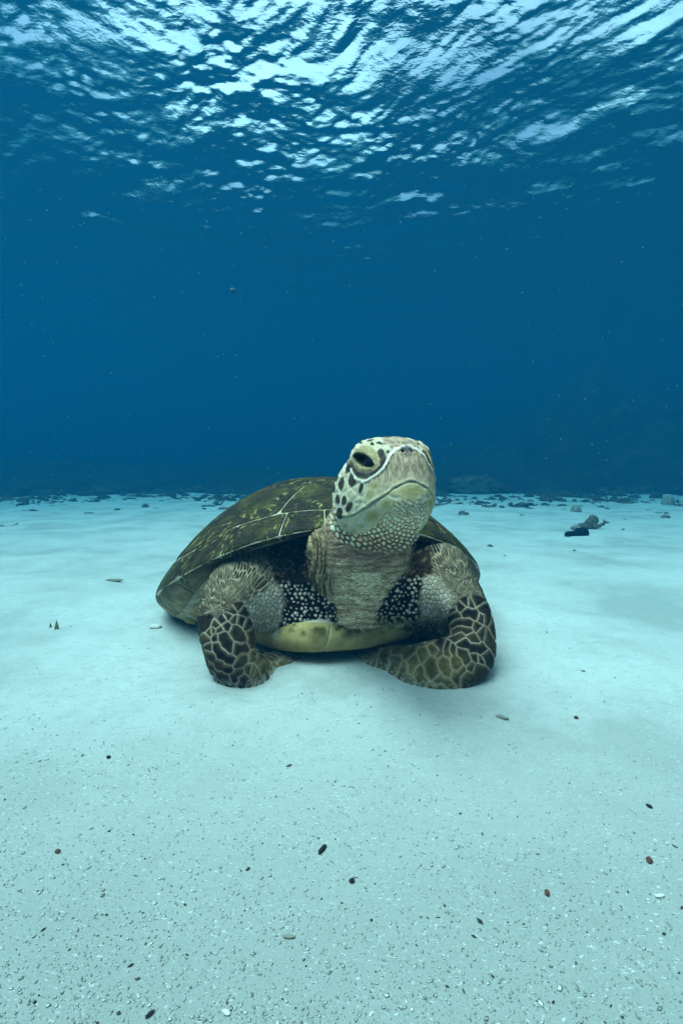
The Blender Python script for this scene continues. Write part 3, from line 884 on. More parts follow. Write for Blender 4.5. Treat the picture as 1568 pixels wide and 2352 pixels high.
# mouth: a groove under the overhanging upper lip
lip = [(1400, 590), (1260, 556), (1200, 545), (1150, 541), (1080, 560), (1000, 595), (940, 625), (890, 672), (830, 711), (760, 751), (700, 795), (640, 832), (570, 875), (500, 896), (440, 892), (380, 872), (345, 862)]
md = seg_dist(q, lip)
below = q[:, 1] > np.interp(q[:, 0], [p[0] for p in lip[::-1]], [p[1] for p in lip[::-1]])
c_ = lerp(ss(26, 10, md) * (~below) * ss(800, 950, q[:, 0]) * .7, c_, skin(196, 204, 166))
c_ = lerp(ss(5.0, 1.5, md) * .75, c_, skin(62, 70, 62))
hh = hh - .0026 * ss(9, 1.5, md) + .0016 * ss(40, 6, md) * (~below)
c_ = lerp((g == 1) * ss(6, 24, e) * .5, c_, skin(150, 158, 112))
# nostrils
for cx in (1030,):
    nd = np.hypot((q[:, 0] - cx) / 1.0, (q[:, 1] - 258) / 1.35)
    c_ = lerp(ss(64, 34, np.hypot(q[:, 0] - 1092, (q[:, 1] - 242) * 1.3)) * .8, c_, skin(46, 56, 74))
    c_ = lerp(ss(20, 13, nd), c_, skin(6, 8, 12)); hh = hh - .005 * ss(22, 6, nd) + .0012 * ss(44, 24, nd) * ss(18, 26, nd)
c_ = lerp(np.full(len(k), .16) * (nf * 2 % 1), c_, skin(110, 110, 84))
full_c, full_h = np.zeros((NV, 3)), np.zeros(NV)
full_c[k] = c_; full_h[k] = hh
lay(w, full_c, full_h)
on_head = w

# sand grains clinging where the skin lies on the bottom
lay(ss(.026, .002, P[:, 2] - sand_z(P[:, 0], P[:, 1])) * ss(.44, .66, n2 * .4 + n3 * .6) * .45, (.36, .35, .31))

# fine dirt and unevenness everywhere, then push the relief out and store the colours
col *= (0.80 + 0.40 * n3)[:, None]
col = np.clip(col, .003, .88)
P2 = P + NRM * (H + .0006 * (n3 - .5))[:, None]
fine.vertices.foreach_set('co', P2.astype(np.float32).ravel())
fine.polygons.foreach_set('use_smooth', np.ones(len(fine.polygons), bool))
set_attr(fine, 'skin_colour', col, 'FLOAT_COLOR')
fine.update()
m = Mat('turtle_skin')
a = m.attr('skin_colour')
tc = m.coord()
m.set(Base_Color=a.outputs['Color'], Roughness=m.ramp(m.noise(tc, 90, 3), [(.3, .42), (.7, .68)]), Specular_IOR_Level=.03)
m.set(Normal=m.bump(m.noise(tc, 700, 3, .6), .35, .0008))
fine.materials.clear(); fine.materials.append(m.m)
child(body, turtle)

# --- eyeballs
er, en = hit(*Z2((655, 352))[0])
ER = 0.0185
ec = er - en * (ER + .0030)
lx, ly, lz = head_local(ec[None])
me_ = Mat('eye'); me_.set(Base_Color=(.006, .006, .008), Roughness=.07, Specular_IOR_Level=.4)
def ball(name, c, R, mat, parent, seg=32, ring=20):
    th = np.linspace(0, math.pi, ring)[:, None]; ph = np.linspace(0, 2 * math.pi, seg, endpoint=False)[None]
    V = np.stack([np.sin(th) * np.cos(ph), np.sin(th) * np.sin(ph), np.cos(th) * np.ones_like(ph)], -1).reshape(-1, 3) * R + np.array(c)
    i = np.arange(ring * seg).reshape(ring, seg); j = np.roll(i, -1, 1)
    F = np.stack([i[:-1], i[1:], j[1:], j[:-1]], -1).reshape(-1, 4)
    return child(mesh_obj(name, V, F, mat), parent)
for s in (1, -1):
    ball('eye', head_world(lx, ly * s, lz)[0], ER, me_.m, turtle)
# ------------------------------------------------------------------ the turtle: shell, plastron, hind flippers
def under_pt(tau, ph):
    """The shell's underside, from the rim (tau 0) in towards the belly (tau 1)."""
    lat = ss(math.radians(34), math.radians(62), np.abs(ph))
    rho = 1 - 0.30 * tau
    zr = shell_zr(ph)
    z = np.maximum(zr - 0.004 - tau ** 0.85 * (0.02 + 0.13 * lat), np.minimum(zr - .004, 0.018))
    a, b = shell_polar(rho, ph)
    return T_C + a[..., None] * T_F + b[..., None] * T_R + z[..., None] * np.array((0, 0, 1.0))
def ext_pt(rho, ph):
    """Dome and underside as one sheet: rho up to 1 on top, beyond 1 underneath."""
    rho, ph = np.broadcast_arrays(np.asarray(rho, float), np.asarray(ph, float))
    a, b = shell_polar(np.minimum(rho, 1), ph)
    zr = shell_zr(ph)
    z = zr + (S_HZ - zr) * np.maximum(1 - np.minimum(rho, 1) ** S_P, 0) ** S_Q
    top = T_C + a[..., None] * T_F + b[..., None] * T_R + z[..., None] * np.array((0, 0, 1.0))
    return np.where((rho <= 1)[..., None], top, under_pt(np.clip((rho - 1) / .30, 0, 1), ph))
def grid_faces(r, c, wrap=False):
    i = np.arange(r * c).reshape(r, c)
    j = np.roll(i, -1, 1) if wrap else i[:, 1:]
    k = i if wrap else i[:, :-1]
    return np.stack([k[:-1], k[1:], j[1:], j[:-1]], -1).reshape(-1, 4)

def normals_of(fn, u, v, du, dv, toward):
    a = fn(u + du, v) - fn(u - du, v); b = fn(u, v + dv) - fn(u, v - dv)
    n = np.cross(a, b); n /= np.linalg.norm(n, axis=-1, keepdims=True) + 1e-12
    p = fn(u, v)
    return n * np.sign(((p - toward) * n).sum(-1, keepdims=True) + 1e-12)

def scute(fn, poly, inset, lift, mat, parent, du, dv, toward, aspect=(1, 1), rings=11, per=56, low=None, seed=0, label=None):
    """One horny plate: the polygon POLY (in the sheet's own u, v), drawn in by INSET metres and standing LIFT proud of it."""
    poly = np.asarray(poly, float)
    q = np.concatenate([poly, poly[:1]]); L = np.concatenate([[0], np.cumsum(np.hypot(*((np.diff(q, axis=0)) * aspect).T))])
    t = np.linspace(0, L[-1], per, endpoint=False)
    edge = np.stack([np.interp(t, L, q[:, 0]), np.interp(t, L, q[:, 1])], 1)
    for _ in range(1): edge = .25 * np.roll(edge, 1, 0) + .5 * edge + .25 * np.roll(edge, -1, 0)
    c = edge.mean(0)
    W = np.linalg.norm(fn(edge[:, 0], edge[:, 1]) - fn(np.full(per, c[0]), np.full(per, c[1])), axis=1)
    edge = c + (edge - c) * (1 - inset / W)[:, None]
    rr = np.concatenate([np.linspace(0.02, .90, rings - 4) ** .9, [.95, .975, .99, 1.0]])
    hh = np.concatenate([np.ones(rings - 4), [.97, .80, .45, -.45]])
    U = c[0] + (edge[None, :, 0] - c[0]) * rr[:, None]; Vv = c[1] + (edge[None, :, 1] - c[1]) * rr[:, None]
    Pn = fn(U, Vv); N = normals_of(fn, U, Vv, du, dv, toward)
    w = VN.fbm(Pn[..., 0] * 22, Pn[..., 1] * 22, Pn[..., 2] * 22, 3) - .5
    V = (Pn + N * (hh * lift)[:, None, None] + N * (w * .0035 * (rr < .97)[:, None])[..., None]).reshape(-1, 3)
    F = grid_faces(rings, per, True)
    F2 = [tuple(f) for f in F] + [tuple(range(per))]
    fn_c = V.mean(0)
    o = mesh_obj('scute', V, F2, mat)
    # outward faces
    me = o.data
    if np.dot(np.array(me.polygons[len(me.polygons) // 2].normal), N[rings // 2].mean(0)) < 0: me.flip_normals()
    ang = np.broadcast_to(np.arange(per) / per * L[-1], U.shape)
    set_attr(me, 'radial', np.broadcast_to(rr[:, None], U.shape))
    set_attr(me, 'around', ang if L[-1] < 3 else ang)
    set_attr(me, 'pale', np.zeros(U.shape) if low is None else low(U, Vv))
    if label: o['label'] = label
    o.parent = parent
    return o

def horn_material():
    m = Mat('shell_horn')
    tc = m.coord()
    r, al, pl = m.attr('radial').outputs['Fac'], m.attr('around').outputs['Fac'], m.attr('pale').outputs['Fac']
    comb = m.node('ShaderNodeCombineXYZ')
    m.link(m.math('MULTIPLY', al, 62.0), comb.inputs[0]); m.link(m.math('MULTIPLY', r, 7.0), comb.inputs[1])
    m.link(m.math('MULTIPLY', m.noise(tc, 3, 1), 9.0), comb.inputs[2])
    streak = m.noise(comb.outputs[0], 1.0, 4, .62, .3)
    blot = m.noise(tc, 17, 6, .65, .4)
    fine_n = m.noise(tc, 130, 4, .65)
    c = m.ramp(blot, [(.32, (.006, .005, .004)), (.48, (.017, .012, .006)), (.63, (.050, .032, .011)), (.80, (.12, .075, .024))])
    c = m.mix(m.ramp(fine_n, [(.42, .0), (.62, .42)]), c, (.075, .058, .022))
    edge = m.ramp(r, [(.45, .0), (.75, 1.0), (.93, 1.0), (1.0, .3)])
    fl = m.math('MULTIPLY', m.ramp(streak, [(.56, .0), (.63, .9)]), edge)
    c = m.mix(fl, c, (.30, .24, .075))
    dk = m.math('MULTIPLY', m.ramp(streak, [(.30, .75), (.42, .0)]), m.ramp(r, [(.2, .3), (.7, 1)]))
    c = m.mix(dk, c, (.012, .011, .010))
    alg = m.ramp(m.noise(tc, 8.5, 6, .7, .6), [(.50, .0), (.64, .85)])
    c = m.mix(alg, c, m.mix(m.ramp(fine_n, [(.4, 0), (.6, 1)]), (.026, .030, .005), (.105, .092, .014)))
    bone = m.mix(m.ramp(m.noise(tc, 30, 5, .6), [(.35, 0), (.65, 1)]), (.20, .15, .075), (.40, .30, .16))
    c = m.mix(m.math('MULTIPLY', pl, m.ramp(m.noise(tc, 26, 5, .7), [(.30, .2), (.52, 1)])), c, bone)
    m.set(Base_Color=c, Roughness=m.ramp(fine_n, [(.3, .38), (.7, .62)]), Specular_IOR_Level=.07)
    h = m.math('ADD', m.math('MULTIPLY', fine_n, .5), m.math('ADD', streak, blot))
    m.set(Normal=m.bump(h, .7, .004))
    return m.m
MH = horn_material()
mb = Mat('shell_seam')
tcb = mb.coord()
mb.set(Base_Color=mb.mix(mb.ramp(mb.noise(tcb, 60, 4), [(.4, 0), (.62, 1)]), (.52, .42, .28), (.24, .19, .11)), Roughness=.6)

rhos = np.concatenate([np.linspace(0, .9, 26), np.linspace(.91, 1.0, 10), 1 + .30 * np.linspace(.04, 1, 14)])
phs = np.linspace(-math.pi, math.pi, 181)[:-1]
Vc = ext_pt(rhos[:, None], phs[None, :])
shell = mesh_obj('carapace', Vc.reshape(-1, 3), grid_faces(len(rhos), len(phs), True), mb.m)
shell['label'] = 'domed olive brown shell with pale seams between its horny plates'
child(shell, turtle)
bpy.context.view_layer.update()
MID = T_C + np.array((0, 0, .10))
def on_shell(**kw):
    kw.setdefault('parent', shell)
    return kw
def fix(o):
    o.matrix_parent_inverse = Matrix.Translation(-Vector(T_C)) @ Matrix()
    o.matrix_parent_inverse = shell.matrix_world.inverted()
rin = lambda ph: np.interp(abs(ph), np.radians([0, 16, 37, 50, 90, 180]), [.87, .84, .845, .895, .885, .86])
def arc(d0, d1, n=14):
    out = []
    for d in np.linspace(d0, d1, n):
        p = math.radians(d); a, b = shell_polar(np.array(rin(p)), np.array(p)); out.append((float(a), float(b)))
    return out
dome = lambda a, b: shell_pt(a, b)
def plate(poly, seed=0):
    o = scute(dome, poly, .0013, .0030, MH, shell, .002, .002, MID, seed=seed)
    fix(o); return o
V1 = [(.152, .042), (.152, -.042)] + arc(-20, 20, 18)
plate(V1)
plate([(.152, .042), (.06, .105), (-.03, .05), (-.03, -.05), (.06, -.105), (.152, -.042)])
plate([(-.03, .05), (-.11, .10), (-.19, .04), (-.19, -.04), (-.11, -.10), (-.03, -.05)])
plate([(-.19, .04), (-.25, .085), (-.32, .03), (-.32, -.03), (-.25, -.085), (-.19, -.04)])
plate([(-.32, .03)] + arc(165, 180, 6) + arc(-180, -165, 6)[1:] + [(-.32, -.03)])
for s in (1, -1):
    f = lambda pts: [(a, b * s) for a, b in pts]
    plate(f([(.152, .042)] + arc(20, 66, 18) + [(.06, .105)]))
    plate(f([(.06, .105)] + arc(66, 100, 12) + [(-.11, .10), (-.03, .05)]))
    plate(f([(-.11, .10)] + arc(100, 130, 12) + [(-.25, .085), (-.19, .04)]))
    plate(f([(-.25, .085)] + arc(130, 165, 12) + [(-.32, .03)]))
# marginals wrap round the rim
seams = [-6, 6, 17, 33, 49.5, 66, 82, 97, 112, 127, 142, 157, 169, 180]
def rim_sheet(r, p): return ext_pt(r, p)
def margin(d0, d1):
    n = 10
    ph = np.radians(np.linspace(d0, d1, n))
    outer = 1.055 if max(abs(d0), abs(d1)) < 45 else 1.10
    poly = [(rin(p) + .004, p) for p in ph] + [(outer, p) for p in ph[::-1]]
    low = lambda U, Vv: ss(.985, 1.06, U) * ss(math.radians(30), math.radians(55), np.abs(Vv)) + .0
    def fn(u, v):
        # a rounded rim: blend across rho = 1
        e = .012
        return (ext_pt(u - e, v) + 2 * ext_pt(u, v) + ext_pt(u + e, v)) / 4
    c0 = T_C + np.array((0, 0, .12)) + T_F * .36 * math.cos(math.radians((d0 + d1) / 2)) * 1.0 + T_R * .33 * math.sin(math.radians((d0 + d1) / 2))
    c0[2] = float(shell_zr(np.array(math.radians((d0 + d1) / 2)))) + .004
    o = scute(fn, poly, .0011, .0028, MH, shell, .004, .01, c0, aspect=(.4, .4), rings=15, per=64, low=low)
    fix(o); return o
for d0, d1 in zip(seams[:-1], seams[1:]):
    margin(d0, d1)
    if d0 > 0: margin(-d1, -d0)
# pale plates on the underside between rim and belly
mp = Mat('belly_horn')
tcp = mp.coord()
cb = mp.ramp(mp.noise(tcp, 26, 5, .6), [(.34, (.27, .18, .065)), (.55, (.46, .31, .115)), (.75, (.55, .38, .15))])
st = mp.math('MULTIPLY', mp.ramp(mp.noise(tcp, 34, 6, .72, .5), [(.50, 0), (.60, .9)]), mp.attr('stain').outputs['Fac'])
cb = mp.mix(st, cb, (.055, .048, .012))
cb = mp.mix(mp.ramp(mp.noise(tcp, 260, 3, .7), [(.55, 0), (.75, .4)]), cb, (.20, .15, .06))
mp.set(Base_Color=cb, Roughness=.62, Specular_IOR_Level=.07, Normal=mp.bump(mp.noise(tcp, 120, 4, .6), .3, .002))
def oval(cu, cv, ru, rv, n=20):
    return [(cu + ru * math.cos(t), cv + rv * math.sin(t)) for t in np.linspace(0, 2 * math.pi, n, endpoint=False)]
for s in (1, -1):
    for row, (t0, dts) in enumerate(((1.155, (40, 47, 54.5, 63, 72)), (1.225, (44, 52, 60, 69)))):
        for dd in dts:
            o = scute(lambda u, v: ext_pt(u, v), oval(t0, s * math.radians(dd), .030, math.radians(3.6)), .001, .0028, mp.m, shell, .004, .01, MID + np.array((0, 0, .1)), aspect=(.4, .4), rings=8, per=28)
            set_attr(o.data, 'stain', np.full(len(o.data.vertices), .35)); fix(o)

# --- plastron
PL_F, PL_B, PL_W = 0.447, -0.40, 0.262
def plas_R(ph):
    c, s = np.cos(ph), np.sin(ph)
    n = 2.6
    A, B = np.where(c > 0, PL_F, -PL_B), PL_W
    return 1 / ((np.abs(c) / A) ** n + (np.abs(s) / B) ** n) ** (1 / n)
def plas_pt(be, ph):
    """be: -1.57 underneath .. +1.57 on top, through the rounded lip; beyond that straight in."""
    be, ph = np.broadcast_arrays(np.asarray(be, float), np.asarray(ph, float))
    R = plas_R(ph); e = .050
    hz = .036; tilt = .012 * np.sin(-ph) * ss(1.2, .2, np.abs(ph))
    zc = .044 + .012 * ss(1.0, .1, np.abs(ph)) + tilt
    b2 = np.clip(be, -1.5708, 1.5708)
    rad = R - e + e * np.maximum(np.cos(b2), 0) ** .8 - np.where(np.abs(be) > 1.5708, (np.abs(be) - 1.5708), 0) * (R - e) / .8
    z = zc + hz * np.sin(b2)
    return T_C + (rad * np.cos(ph))[..., None] * T_F + (rad * np.sin(ph))[..., None] * T_R + z[..., None] * np.array((0, 0, 1.0))
bes = np.concatenate([[-1.5708 - .78, -1.5708 - .4], np.linspace(-1.5708, 1.5708, 17), [1.5708 + .4, 1.5708 + .78]])
pph = np.linspace(-math.pi, math.pi, 121)[:-1]
msk = Mat('belly_seam'); msk.set(Base_Color=(.56, .47, .34), Roughness=.6)
plast = mesh_obj('plastron', plas_pt(bes[:, None], pph[None, :]).reshape(-1, 3), grid_faces(len(bes), len(pph), True), msk.m)
plast['label'] = 'cream yellow belly plate with pale seams and olive stains along its upper edge'
child(plast, turtle)
bpy.context.view_layer.update()
def belly(p0, p1, lo=-1.9, hi=1.0, skew=0.0):
    n = 8
    A = [(hi + .10 * math.sin(k / 7 * math.pi), p0 + (p1 - p0) * k / (n - 1) + skew * .5) for k in range(n)]
    Bt = [(lo, p1 + (p0 - p1) * k / (n - 1) - skew * .5) for k in range(n)]
    o = scute(plas_pt, A + Bt, .0013, .0022, mp.m, plast, .03, .01, T_C + np.array((0, 0, .055)), aspect=(.05, .44), rings=13, per=60)
    v = np.empty(len(o.data.vertices) * 3, np.float32); o.data.vertices.foreach_get('co', v); v = v.reshape(-1, 3)
    set_attr(o.data, 'stain', ss(.052, .072, v[:, 2] - .012 * ss(.1, -.1, v[:, 0]) * 0))
    o.matrix_parent_inverse = plast.matrix_world.inverted()
ps = [-1.25, -.60, -.31, -.155, .115, .37, .68, 1.25]
for i, (a0, a1) in enumerate(zip(ps[:-1], ps[1:])):
    belly(a0, a1, skew=(0, .06, .05, -.05, -.05, .06, 0)[i])

# --- hind flippers, folded back under the shell
class RawLimb(Limb):
    def __init__(self, C, w, t, nr):
        self.c, self.w, self.t = np.array(C), np.array(w), np.array(t)
        tan = np.gradient(self.c, axis=0); tan /= np.linalg.norm(tan, axis=1)[:, None]
        n = np.tile(np.array(nr, float), (len(C), 1)); n -= (n * tan).sum(1)[:, None] * tan; n /= np.linalg.norm(n, axis=1)[:, None]
        self.tan, self.nr, self.bn = tan, n, np.cross(tan, n)
mhf = Mat('hind_skin')
th_ = mhf.coord()
vor = mhf.node('ShaderNodeTexVoronoi', feature='DISTANCE_TO_EDGE', i_Scale=34.0); mhf.link(th_, vor.inputs['Vector'])
mhf.set(Base_Color=mhf.mix(mhf.ramp(vor.outputs['Distance'], [(.04, 1), (.10, 0)]), (.045, .038, .018), (.36, .30, .20)), Roughness=.55)
for s in (1, -1):
    w = lambda a, b, z: T_C + T_F * a + T_R * b * s + np.array((0, 0, z))
    C = [w(-.22, .20, .09), w(-.28, .27, .075), w(-.34, .33, .055), w(-.41, .37, .035), w(-.48, .39, .024), w(-.55, .39, .018), w(-.58, .39, .016)]
    L = RawLimb(C, [.07, .07, .062, .062, .066, .05, .015], [.05, .045, .034, .02, .013, .008, .005], (0, 0, 1))
    a = np.linspace(0, 2 * math.pi, 18, endpoint=False)
    V = L.c[:, None] + np.cos(a)[None, :, None] * (L.w[:, None] * L.bn)[:, None] + np.sin(a)[None, :, None] * (L.t[:, None] * L.nr)[:, None]
    F = [tuple(f) for f in grid_faces(len(C), 18, True)] + [tuple(range(18)), tuple(range((len(C) - 1) * 18, len(C) * 18))]
    o = mesh_obj('hind_flipper', V.reshape(-1, 3), F, mhf.m)
    o.modifiers.new('round', 'SUBSURF').render_levels = 2
    child(o, turtle)
# ------------------------------------------------------------------ the reef beyond the sand
def on_sand(px_, py_):
    """Where the sight line through (px, py) meets the sand."""
    d = ray(px_, py_); o = np.array((0, 0, CAM_H))
    t = 0.3
    for _ in range(4000):
        q = o + np.array(d) * t
        if q[2] <= sand_z(q[0], q[1]): break
        t += 0.004 + t * 0.002
    return np.array((q[0], q[1], float(sand_z(q[0], q[1]))))

def reef_material(name, c0, c1, c2, scale=6.0):
    m = Mat(name); tc = m.coord()
    a = m.noise(tc, scale, 6, .68, .4); b = m.noise(tc, scale * 6, 4, .6)
    c = m.ramp(a, [(.32, c0), (.52, c1), (.70, c2)])
    c = m.mix(m.ramp(b, [(.55, 0), (.72, .6)]), c, tuple(min(1, 2.0 * v) for v in c2))
    m.set(Base_Color=c, Roughness=.9, Specular_IOR_Level=.05, Normal=m.bump(b, .8, .03))
    return m.m
M_REEF = reef_material('reef_rock', (.008, .008, .006), (.022, .020, .015), (.055, .050, .036), 1.8)
M_CORAL = reef_material('coral_brown', (.020, .018, .012), (.060, .050, .032), (.15, .13, .085), 9)
M_DEAD = reef_material('dead_coral', (.05, .043, .032), (.15, .13, .10), (.32, .29, .23), 16)
M_PALE = reef_material('bleached_coral', (.20, .18, .14), (.36, .33, .27), (.52, .49, .42), 30)

def reef_slope():
    xs = np.linspace(-45, 45, 420); ys = np.concatenate([np.linspace(5.2, 16, 120), np.linspace(16.3, 40, 50), [50, 65]])
    X, Y = np.meshgrid(xs, ys)
    edge = 8.2 + 4.4 * (VN.fbm(X * .55, X * 0, 2.0, 4) - .5) + 1.6 * (VN.fbm(X * 1.6, Y * .8, 5.0, 3) - .5) - .5 * ss(0, 5, X) - 1.3 * ss(4, 9, X)
    rise = ss(0, 5.0, Y - edge)
    hi = .28 + .25 * ss(-2, -9, X) + .62 * ss(.6, 3.2, X) + 1.7 * ss(2.6, 8.5, X)
    rough = VN.fbm(X * .9, Y * .9, 1.0, 5) - .32
    Z = sand_z(X, Y) - .14 + rise * (hi * 1.35 + .1) * (.55 + 1.0 * rough) + ss(-.5, 1.2, Y - edge) * (.10 + .45 * np.abs(VN.fbm(X * 2.2, Y * 2.2, 3.0, 4) - .42))
    V = np.stack([X, Y, Z], -1).reshape(-1, 3)
    o = mesh_obj('reef_slope', V, grid_faces(len(ys), len(xs))[:, ::-1], M_REEF)
    tag(o, kind='structure')
reef_slope()

def lump(name, loc, R, mat, seed, sub=4, knob=.22, freq=3.0, flat=.25, rz=0.0):
    """A knobbly coral or stone: an uneven ball, flattened and half sunk."""
    import bmesh
    bm = bmesh.new(); bmesh.ops.create_icosphere(bm, subdivisions=sub, radius=1.0)
    v = np.array([p.co for p in bm.verts])
    f = [[q.index for q in t.verts] for t in bm.faces]; bm.free()
    o = np.random.default_rng(seed).uniform(0, 40, 3)
    n = VN.fbm(v[:, 0] * freq + o[0], v[:, 1] * freq + o[1], v[:, 2] * freq + o[2], 4) - .5
    r = 1 + knob * 2.4 * n + .18 * (VN.fbm(v[:, 0] * 1.1 + o[1], v[:, 1] * 1.1, v[:, 2] * 1.1 + o[0], 2) - .5) * 2
    v = v * r[:, None] * np.array(R)
    v[:, 2] = np.maximum(v[:, 2], -flat * R[2])
    ob = mesh_obj(name, v, np.array(f), mat)
    ob.location = tuple(loc); ob.rotation_euler = (0, 0, rz)
    return ob
def branches(name, loc, size, mat, seed, n=6, spread=1.2, thick=.10, lie=.0, rz=0.0, base=True):
    """A broken piece of branching coral: forked tapering stubs from one base."""
    r = np.random.default_rng(seed); V, F = [], []
    def tube(p, d, L, R, depth):
        k, m = 8, 5
        d = d / np.linalg.norm(d); a = np.cross(d, (.3, .5, .8)); a /= np.linalg.norm(a); b = np.cross(d, a)
        bend = r.normal(size=3) * .25; o = len(V); q = p.copy()
        for i in range(m):
            t = i / (m - 1); rad = R * (1 - .45 * t) * (1 + .18 * r.normal()) * (1 if i < m - 1 else .45)
            q = p + d * L * t + bend * L * t * t * .5
            for j in range(k):
                th = 2 * math.pi * j / k
                V.append(q + (a * math.cos(th) + b * math.sin(th)) * rad * (1 + .12 * r.normal()))
        for i in range(m - 1):
            for j in range(k): F.append((o + i * k + j, o + i * k + (j + 1) % k, o + (i + 1) * k + (j + 1) % k, o + (i + 1) * k + j))
        F.append(tuple(o + j for j in range(k))[::-1]); F.append(tuple(o + (m - 1) * k + j for j in range(k)))
        if depth > 0:
            for _ in range(r.integers(1, 4)):
                t = r.uniform(.45, .95)
                tube(p + d * L * t + bend * L * t * t * .5, d + r.normal(size=3) * .75, L * r.uniform(.35, .6), R * .7, depth - 1)
    for i in range(n):
        th = r.uniform(0, 2 * math.pi)
        d = np.array((math.cos(th) * spread, math.sin(th) * spread * .7, r.uniform(.15, 1.0) * (1 - lie)))
        tube(np.array((math.cos(th), math.sin(th), 0)) * size * .12, d, size * r.uniform(.45, .75), size * thick * r.uniform(.8, 1.3), 1)
    V = np.array(V); V[:, 2] = np.maximum(V[:, 2], -.02 * size)
    ob = mesh_obj(name, V, F, mat)
    ob.location = tuple(loc); ob.rotation_euler = (0, 0, rz)
    return ob

# bigger coral heads at the far edge of the sand
for i, (x, y, wpx, hpx, lab) in enumerate([
        (1108, 1134, 150, 40, 'broad brown coral head at the far edge of the sand right of the turtle head'),
        (1238, 1130, 90, 24, 'low coral mound just right of the broad brown coral head'),
        (1300, 1122, 110, 34, 'dim rounded coral mound behind the scattered rubble right of centre'),
        (1455, 1124, 140, 22, 'long low coral ridge in the blue at the far right'),
        (1020, 1128, 60, 16, 'small dark coral mound close beside the turtle head'),
        (430, 1128, 90, 18, 'low dark coral mound in the blue behind the shell'),
        (345, 1132, 50, 14, 'small rounded coral lump at the sand edge left of the shell'),
        (150, 1134, 110, 20, 'dim wide coral mound at the far left edge of the sand'),
        (560, 1122, 90, 14, 'flat coral mound just above the left slope of the shell'),
        (30, 1140, 60, 20, 'dark coral lump at the left border of the picture')]):
    c = on_sand(x, y); s = c[1] / FOC
    o = lump('coral_mound', c + np.array((0, .3, -.02)), (wpx * s / 2 * 1.05, wpx * s / 2 * .8, hpx * s), M_CORAL if i < 3 else M_REEF, 40 + i, 5, .30, 3.4, .1, i * 1.3)
    tag(o, lab, 'coral', 'coral mounds along the far edge of the sand')

# the knobbly coral with its black sea cucumber
c = on_sand(1357, 1215)
tag_c = empty('coral_clump', tuple(c))
tag(tag_c, 'grey brown coral clump with stubby branches behind the black sea cucumber', 'coral')
s = c[1] / FOC
def sub(o, p): o.parent = p; return o
sub(lump('knob', (-2 * s, 0, 10 * s), (16 * s, 12 * s, 15 * s), M_DEAD, 71, 4, .34, 3.6, .6), tag_c)
sub(lump('knob', (5 * s, 3 * s, 19 * s), (11 * s, 9 * s, 12 * s), M_DEAD, 72, 4, .34, 3.6, .9), tag_c)
sub(lump('knob', (-22 * s, -2 * s, 5 * s), (11 * s, 8 * s, 9 * s), M_DEAD, 73, 4, .36, 4, .6), tag_c)
sub(lump('knob', (-38 * s, -4 * s, 3 * s), (12 * s, 8 * s, 6 * s), M_PALE, 74, 4, .36, 4, .6), tag_c)
sub(branches('branch', (10 * s, -2 * s, 4 * s), 30 * s, M_DEAD, 75, 7, .55, .13), tag_c)
def cucumber():
    c = on_sand(1321, 1231); s = c[1] / FOC
    t = np.linspace(0, 1, 40)
    X = (-27 + 55 * t) * s
    R = s * np.interp(t, [0, .05, .15, .38, .50, .60, .78, .92, .98, 1], [1.2, 4.6, 6.0, 5.8, 7.2, 10.0, 10.6, 9.6, 6, 1.5])
    yy = s * 3 * np.sin(t * 5); th = np.linspace(0, 2 * math.pi, 20, endpoint=False)
    V = np.stack([X[:, None] + 0 * th, yy[:, None] + np.cos(th) * R[:, None] * 1.1, (R * .86)[:, None] + np.sin(th) * R[:, None] * .95], -1).reshape(-1, 3)
    n = VN.fbm(V[:, 0] * 160, V[:, 1] * 160, V[:, 2] * 160, 3) - .5
    V[:, 2] += n * .004
    m = Mat('black_skin'); m.set(Base_Color=(.004, .005, .006), Roughness=.8, Specular_IOR_Level=.03)
    F = [tuple(f) for f in grid_faces(40, 20, True)[:, ::-1]] + [tuple(range(20)), tuple(range(780, 800))[::-1]]
    o = mesh_obj('sea_cucumber', V, F, m.m); o.location = tuple(c); o.rotation_euler = (0, 0, .12)
    tag(o, 'black sea cucumber with a thick hump lying in front of the coral clump', 'sea cucumber')
cucumber()

